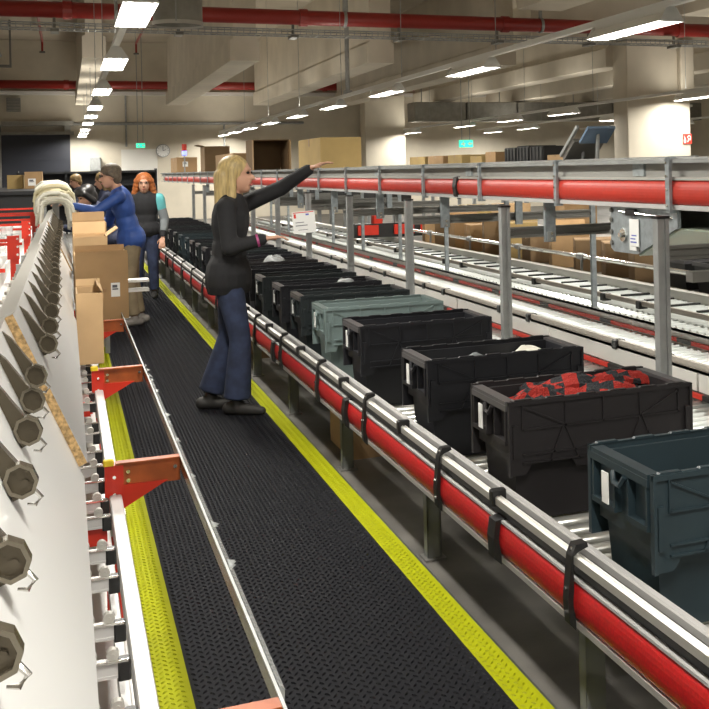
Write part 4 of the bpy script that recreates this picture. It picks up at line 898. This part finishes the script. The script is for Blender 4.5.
def person(label, loc, rz, J, top, pants, hair, shoes, voxel=.011, flare=1.0, extra=None, top_low=.0, face=True):
    # J: joints in local coordinates, x = facing, y = left, z = up
    t = thing('person', label, 'person', loc, rz)
    g = MB(); H = V3(J['head']); N = V3(J['neck']); Pv = V3(J['pelvis']); fd = V3(J.get('look', (1, 0, 0))).normalized(); sd = V3((-fd.y, fd.x, 0)).normalized(); ud = fd.cross(sd)
    q = Matrix((fd, sd, ud)).transposed().to_quaternion()
    W = lambda a, b, c: H+fd*a+sd*b+ud*c
    g.ball(W(-.01, 0, .03), .098, .078, .095, q).ball(W(.015, 0, -.035), .078, .064, .085, q).ball(W(.04, 0, -.09), .04, .038, .03, q)
    g.cap(W(.088, 0, .0), W(.108, 0, -.028), .010, .015)                      # nose
    g.cap(W(.08, .033, .032), W(.08, -.033, .032), .012)                      # brow
    for s in (-1, 1): g.ball(W(-.01, s*.078, -.01), .020, .010, .032, q)
    g.cap(N, W(-.015, 0, -.06), .055, .05)
    C = (N*.62+Pv*.38); tq = (N-Pv).to_track_quat('Z', 'X')
    tors = lambda g, e: (g.ball(C+(N-Pv)*.05, .105+e, .150+e, .21, (N-Pv).rotation_difference(V3((0, 0, 1))).inverted()), g.ball(Pv+(N-Pv)*.28, .095+e, .128+e, .17, (N-Pv).rotation_difference(V3((0, 0, 1))).inverted()), g.ball(Pv, .112+e, .158+e, .15))
    tors(g, 0)
    for s in 'LR':
        sh, el, wr, hp, kn, an = (V3(J[k+s]) for k in ('sh', 'el', 'wr', 'hip', 'kn', 'an'))
        g.cap(N+(Pv-N)*.08, sh, .058, .052); g.cap(sh, el, .046, .038); g.cap(el, wr, .038, .026)
        g.cap(hp, kn, .080, .055); g.cap(kn, an, .053, .036)
        hd = V3(J.get('hd'+s, wr-el)); hand(g, wr, hd, J.get('pn'+s, (0, 0, -1)), J.get('curl'+s, .5), side=1 if s == 'L' else -1)
    fused('body', g, min(voxel, .009), 'skin', t, smooth=3)
    # top
    g = MB(); tors(g, .018); g.ball(Pv+V3((0, 0, -top_low*.45)), .152, .205, .14+top_low*.6)
    for s in 'LR':
        sh, el, wr = (V3(J[k+s]) for k in ('sh', 'el', 'wr'))
        g.cap(N+(Pv-N)*.12, sh, .068, .066); g.cap(sh, el, .062, .053); g.cap(el, el+(wr-el)*.93, .053, .040)
    g.cap(N+(Pv-N)*.02, N+(Pv-N)*.2, .062, .09)
    tp = fused('top', g, voxel, top[0], t, top[1]); hem = Pv.z-.09-top_low*.5
    for v in tp.data.vertices: v.co.z = max(v.co.z, hem)
    # trousers
    g = MB(); g.ball(Pv, .122, .165, .14)
    for s in 'LR':
        hp, kn, an = (V3(J[k+s]) for k in ('hip', 'kn', 'an'))
        g.cap(Pv+(hp-Pv)*.4, hp, .10, .10); g.cap(hp, kn, .098, .070); e = an+(kn-an)*.06; g.cyl(kn, e, .070, 16, .058*flare).ball(kn, .070)
    fused('trousers', g, voxel, pants, t)
    for s in 'LR':
        an = V3(J['an'+s]); td = V3(J.get('toe'+s, (1, 0, 0))).normalized(); sole = V3((an.x, an.y, J.get('sole'+s, .0)))
        g = MB(); a = sole-td*.06+V3((0, 0, .045)); b = sole+td*.08+V3((0, 0, .038)); e = sole+td*.17+V3((0, 0, .030))
        g.cap(a, b, .042, .040); g.cap(b, e, .040, .028); g.cap(an, sole+V3((0, 0, .05)), .042, .046)
        lo = J.get('sole'+s, .0); me = fuse(g, .009, 3)
        for v in me.vertices: v.co.z = max(v.co.z, lo+.002)
        me.name = 'shoe'; link('shoe', me, shoes, t, smooth=True)
    # hair
    g = MB(); hair[1](g, W, q, H); fused('hair', g, .010, hair[0], t, smooth=2)
    if face:
        for s in (-1, 1): link('eye', MB().ball(W(.082, s*.032, .012), .012, .012, .009, q).mesh('eye'), 'eye', t, smooth=True)
        link('mouth', MB().ball(W(.088, 0, -.068), .010, .024, .008, q).mesh('mouth'), 'lips', t, smooth=True)
    if extra: extra(t, W, q, J)
    return t
garment(12.2, 1, 'cloth_white', 'white knitted garment draped over the hooks by the man in blue', z=1.40)
garment(12.75, 2, 'cloth_cream', 'cream garment draped behind the white knitted one', x=-.09, z=1.47, wl=.18)
garment(13.3, 3, 'cloth_white', 'white garment at the back of the draped pile', x=-.11, z=1.52, wl=.17)
# blonde woman reaching up to the right
def hair_long(g, W, q, H):
    g.ball(W(-.025, 0, .042), .108, .092, .098, q); g.ball(W(-.07, 0, -.02), .07, .088, .12, q)
    g.cap(W(-.085, .045, .0), W(-.115, .05, -.27), .055, .045); g.cap(W(-.085, -.045, .0), W(-.115, -.05, -.30), .055, .045); g.cap(W(-.10, 0, .0), W(-.13, 0, -.36), .06, .035)
    for s in (-1, 1): g.cap(W(-.01, s*.075, .03), W(-.03, s*.085, -.20), .028, .032)
def wrist_band(t, W, q, J):
    a = V3(J['wrR']); b = V3(J['elR']); d = (b-a).normalized(); link('wristband', MB().cyl(a+d*.035, a+d*.05, .044, 14).mesh('wristband'), 'pink_band', t)
JW = dict(head=(.07, 0, 1.565), neck=(.03, 0, 1.43), pelvis=(.0, 0, .94), look=(.99, -.05, .06),
    shL=(.06, .165, 1.36), elL=(.32, .18, 1.47), wrL=(.53, .13, 1.60), shR=(.03, -.165, 1.36), elR=(.06, -.22, 1.10), wrR=(.27, -.16, 1.15),
    hipL=(.0, .085, .90), knL=(-.03, .10, .49), anL=(-.16, .10, .10), hipR=(.01, -.085, .90), knR=(.09, -.10, .49), anR=(.06, -.10, .085),
    hdL=(.9, -.05, .35), pnL=(0, 0, -1), curlL=.35, hdR=(.9, .25, .1), curlR=.5, soleL=.0, soleR=0, toeL=(.96, .2, 0), toeR=(.98, -.2, 0))
person('blonde woman in black sweater and jeans stretching one arm over the conveyor', (.985, 7.50, MZ), -.36, JW, ('knit_black', None), 'jeans', ('hair_blonde', hair_long), 'shoe_dark', voxel=.010, flare=1.55, extra=wrist_band, top_low=.12)
def hair_short(g, W, q, H):
    g.ball(W(-.018, 0, .050), .108, .092, .086, q); g.ball(W(-.055, 0, -.01), .06, .086, .095, q)
    for s_k in (-1, 1): g.cap(W(.02, s_k*.075, .04), W(-.02, s_k*.080, -.01), .020, .018)
def hair_mop(g, W, q, H):
    hair_short(g, W, q, H); g.ball(W(.03, 0, .075), .09, .09, .06, q)
    for s_k in (-1, 1): g.cap(W(.04, s_k*.078, .05), W(-.02, s_k*.09, -.07), .035, .035)
def hair_curly(g, W, q, H):
    g.ball(W(-.03, 0, .05), .115, .105, .095, q)
    for s in (-1, 1):
        for k in range(5): g.ball(W(-.01-.012*k, s*(.082+.010*k), .03-.05*k), .045)
    for k in range(4): g.ball(W(-.09, -.06+.04*k, -.08), .06)
def glasses(t, W, q, J):
    g = MB()
    for s in (-1, 1):
        pts = [W(.098, s*.034+.022*math.cos(a), .012+.017*math.sin(a)) for a in [i*PI/6 for i in range(13)]]; g.tube(pts, .002, 5)
        g.cyl(W(.096, s*.056, .014), W(-.01, s*.08, .01), .002, 5)
    g.cyl(W(.10, -.012, .014), W(.10, .012, .014), .002, 5); link('glasses', g.mesh('glasses'), 'shoe_dark', t)
def shirt_sleeve(t, W, q, J):
    glasses(t, W, q, J)
    g = MB(); sh, el = V3(J['shL']), V3(J['elL']); g.cap(sh+V3((.0, .01, .0)), sh+(el-sh)*.45, .074, .066); fused('sleeve', g, .011, 'teal_cloth', t, 'teal sleeve')
    g = MB(); wr = V3(J['wrL']); g.cap(sh+(el-sh)*.5, el, .064, .058); g.cap(el, el+(wr-el)*.6, .058, .05); fused('sleeve', g, .011, 'grey_cloth', t, 'grey lower sleeve')
# man in the blue jacket, leaning towards the garments (he faces left)
JM = dict(head=(.17, .02, 1.575), neck=(.09, 0, 1.44), pelvis=(-.03, 0, .93), look=(1, .0, -.12),
    shL=(.11, .18, 1.36), elL=(.33, .20, 1.22), wrL=(.54, .12, 1.28), shR=(.09, -.18, 1.36), elR=(.16, -.23, 1.08), wrR=(.36, -.14, 1.10),
    hipL=(-.03, .09, .89), knL=(.02, .11, .48), anL=(-.03, .12, .09), hipR=(-.03, -.09, .89), knR=(-.05, -.10, .48), anR=(-.12, -.10, .09), curlL=.7, curlR=.9, toeL=(1, .15, 0), toeR=(.97, -.25, 0))
person('man in a blue jacket and khaki trousers reaching towards the draped garments', (.60, 12.35, MZ), PI+.10, JM, ('jacket_blue', None), 'khaki', ('hair_grey', hair_short), 'shoe_grey', extra=glasses, top_low=.05)
JR = dict(head=(.03, 0, 1.47), neck=(.0, 0, 1.33), pelvis=(0, 0, .88), look=(1, .05, -.05),
    shL=(.0, .165, 1.27), elL=(-.02, .24, 1.0), wrL=(.10, .22, .78), shR=(.0, -.165, 1.27), elR=(-.02, -.23, 1.0), wrR=(.10, -.2, .80),
    hipL=(0, .085, .84), knL=(.03, .09, .46), anL=(.0, .10, .085), hipR=(0, -.085, .84), knR=(.02, -.09, .46), anR=(-.05, -.10, .085))
person('red-haired woman in glasses and a black vest standing behind the man in blue', (.93, 14.9, MZ), -PI/2-.15, JR, ('knit_black', None), 'jeans', ('hair_red', hair_curly), 'shoe_dark', extra=shirt_sleeve)
JB = dict(head=(.22, 0, 1.35), neck=(.14, 0, 1.24), pelvis=(-.05, 0, .82), look=(.9, .1, -.45),
    shL=(.14, .17, 1.17), elL=(.30, .22, .98), wrL=(.50, .14, 1.0), shR=(.13, -.17, 1.17), elR=(.28, -.22, .98), wrR=(.48, -.12, 1.0),
    hipL=(-.05, .09, .78), knL=(.10, .10, .43), anL=(-.02, .10, .09), hipR=(-.05, -.09, .78), knR=(.08, -.10, .43), anR=(-.06, -.10, .09), curlL=.9, curlR=.9)
person('black-haired person in dark clothes bending behind the cartons', (.44, 13.6, MZ), PI+.2, JB, ('navy', None), 'navy', ('hair_black', hair_mop), 'shoe_dark', voxel=.013)
JF = dict(JR); JF.update(head=(.10, 0, 1.50), neck=(.05, 0, 1.37), look=(1, 0, -.25), elL=(.16, .22, 1.08), wrL=(.38, .14, 1.08), elR=(.16, -.22, 1.08), wrR=(.38, -.12, 1.08))
person('far person in navy with brown hair, busy before the dark shelving', (.27, 22.0, 0), PI+.3, JF, ('navy', None), 'navy', ('hair_brown', hair_short), 'shoe_dark', voxel=.015)
JG = dict(JF)
person('brown-haired person in dark clothes half hidden behind the man in blue', (.60, 17.5, MZ), PI-.2, JG, ('navy', None), 'jeans', ('hair_brown', hair_long), 'shoe_dark', voxel=.015)
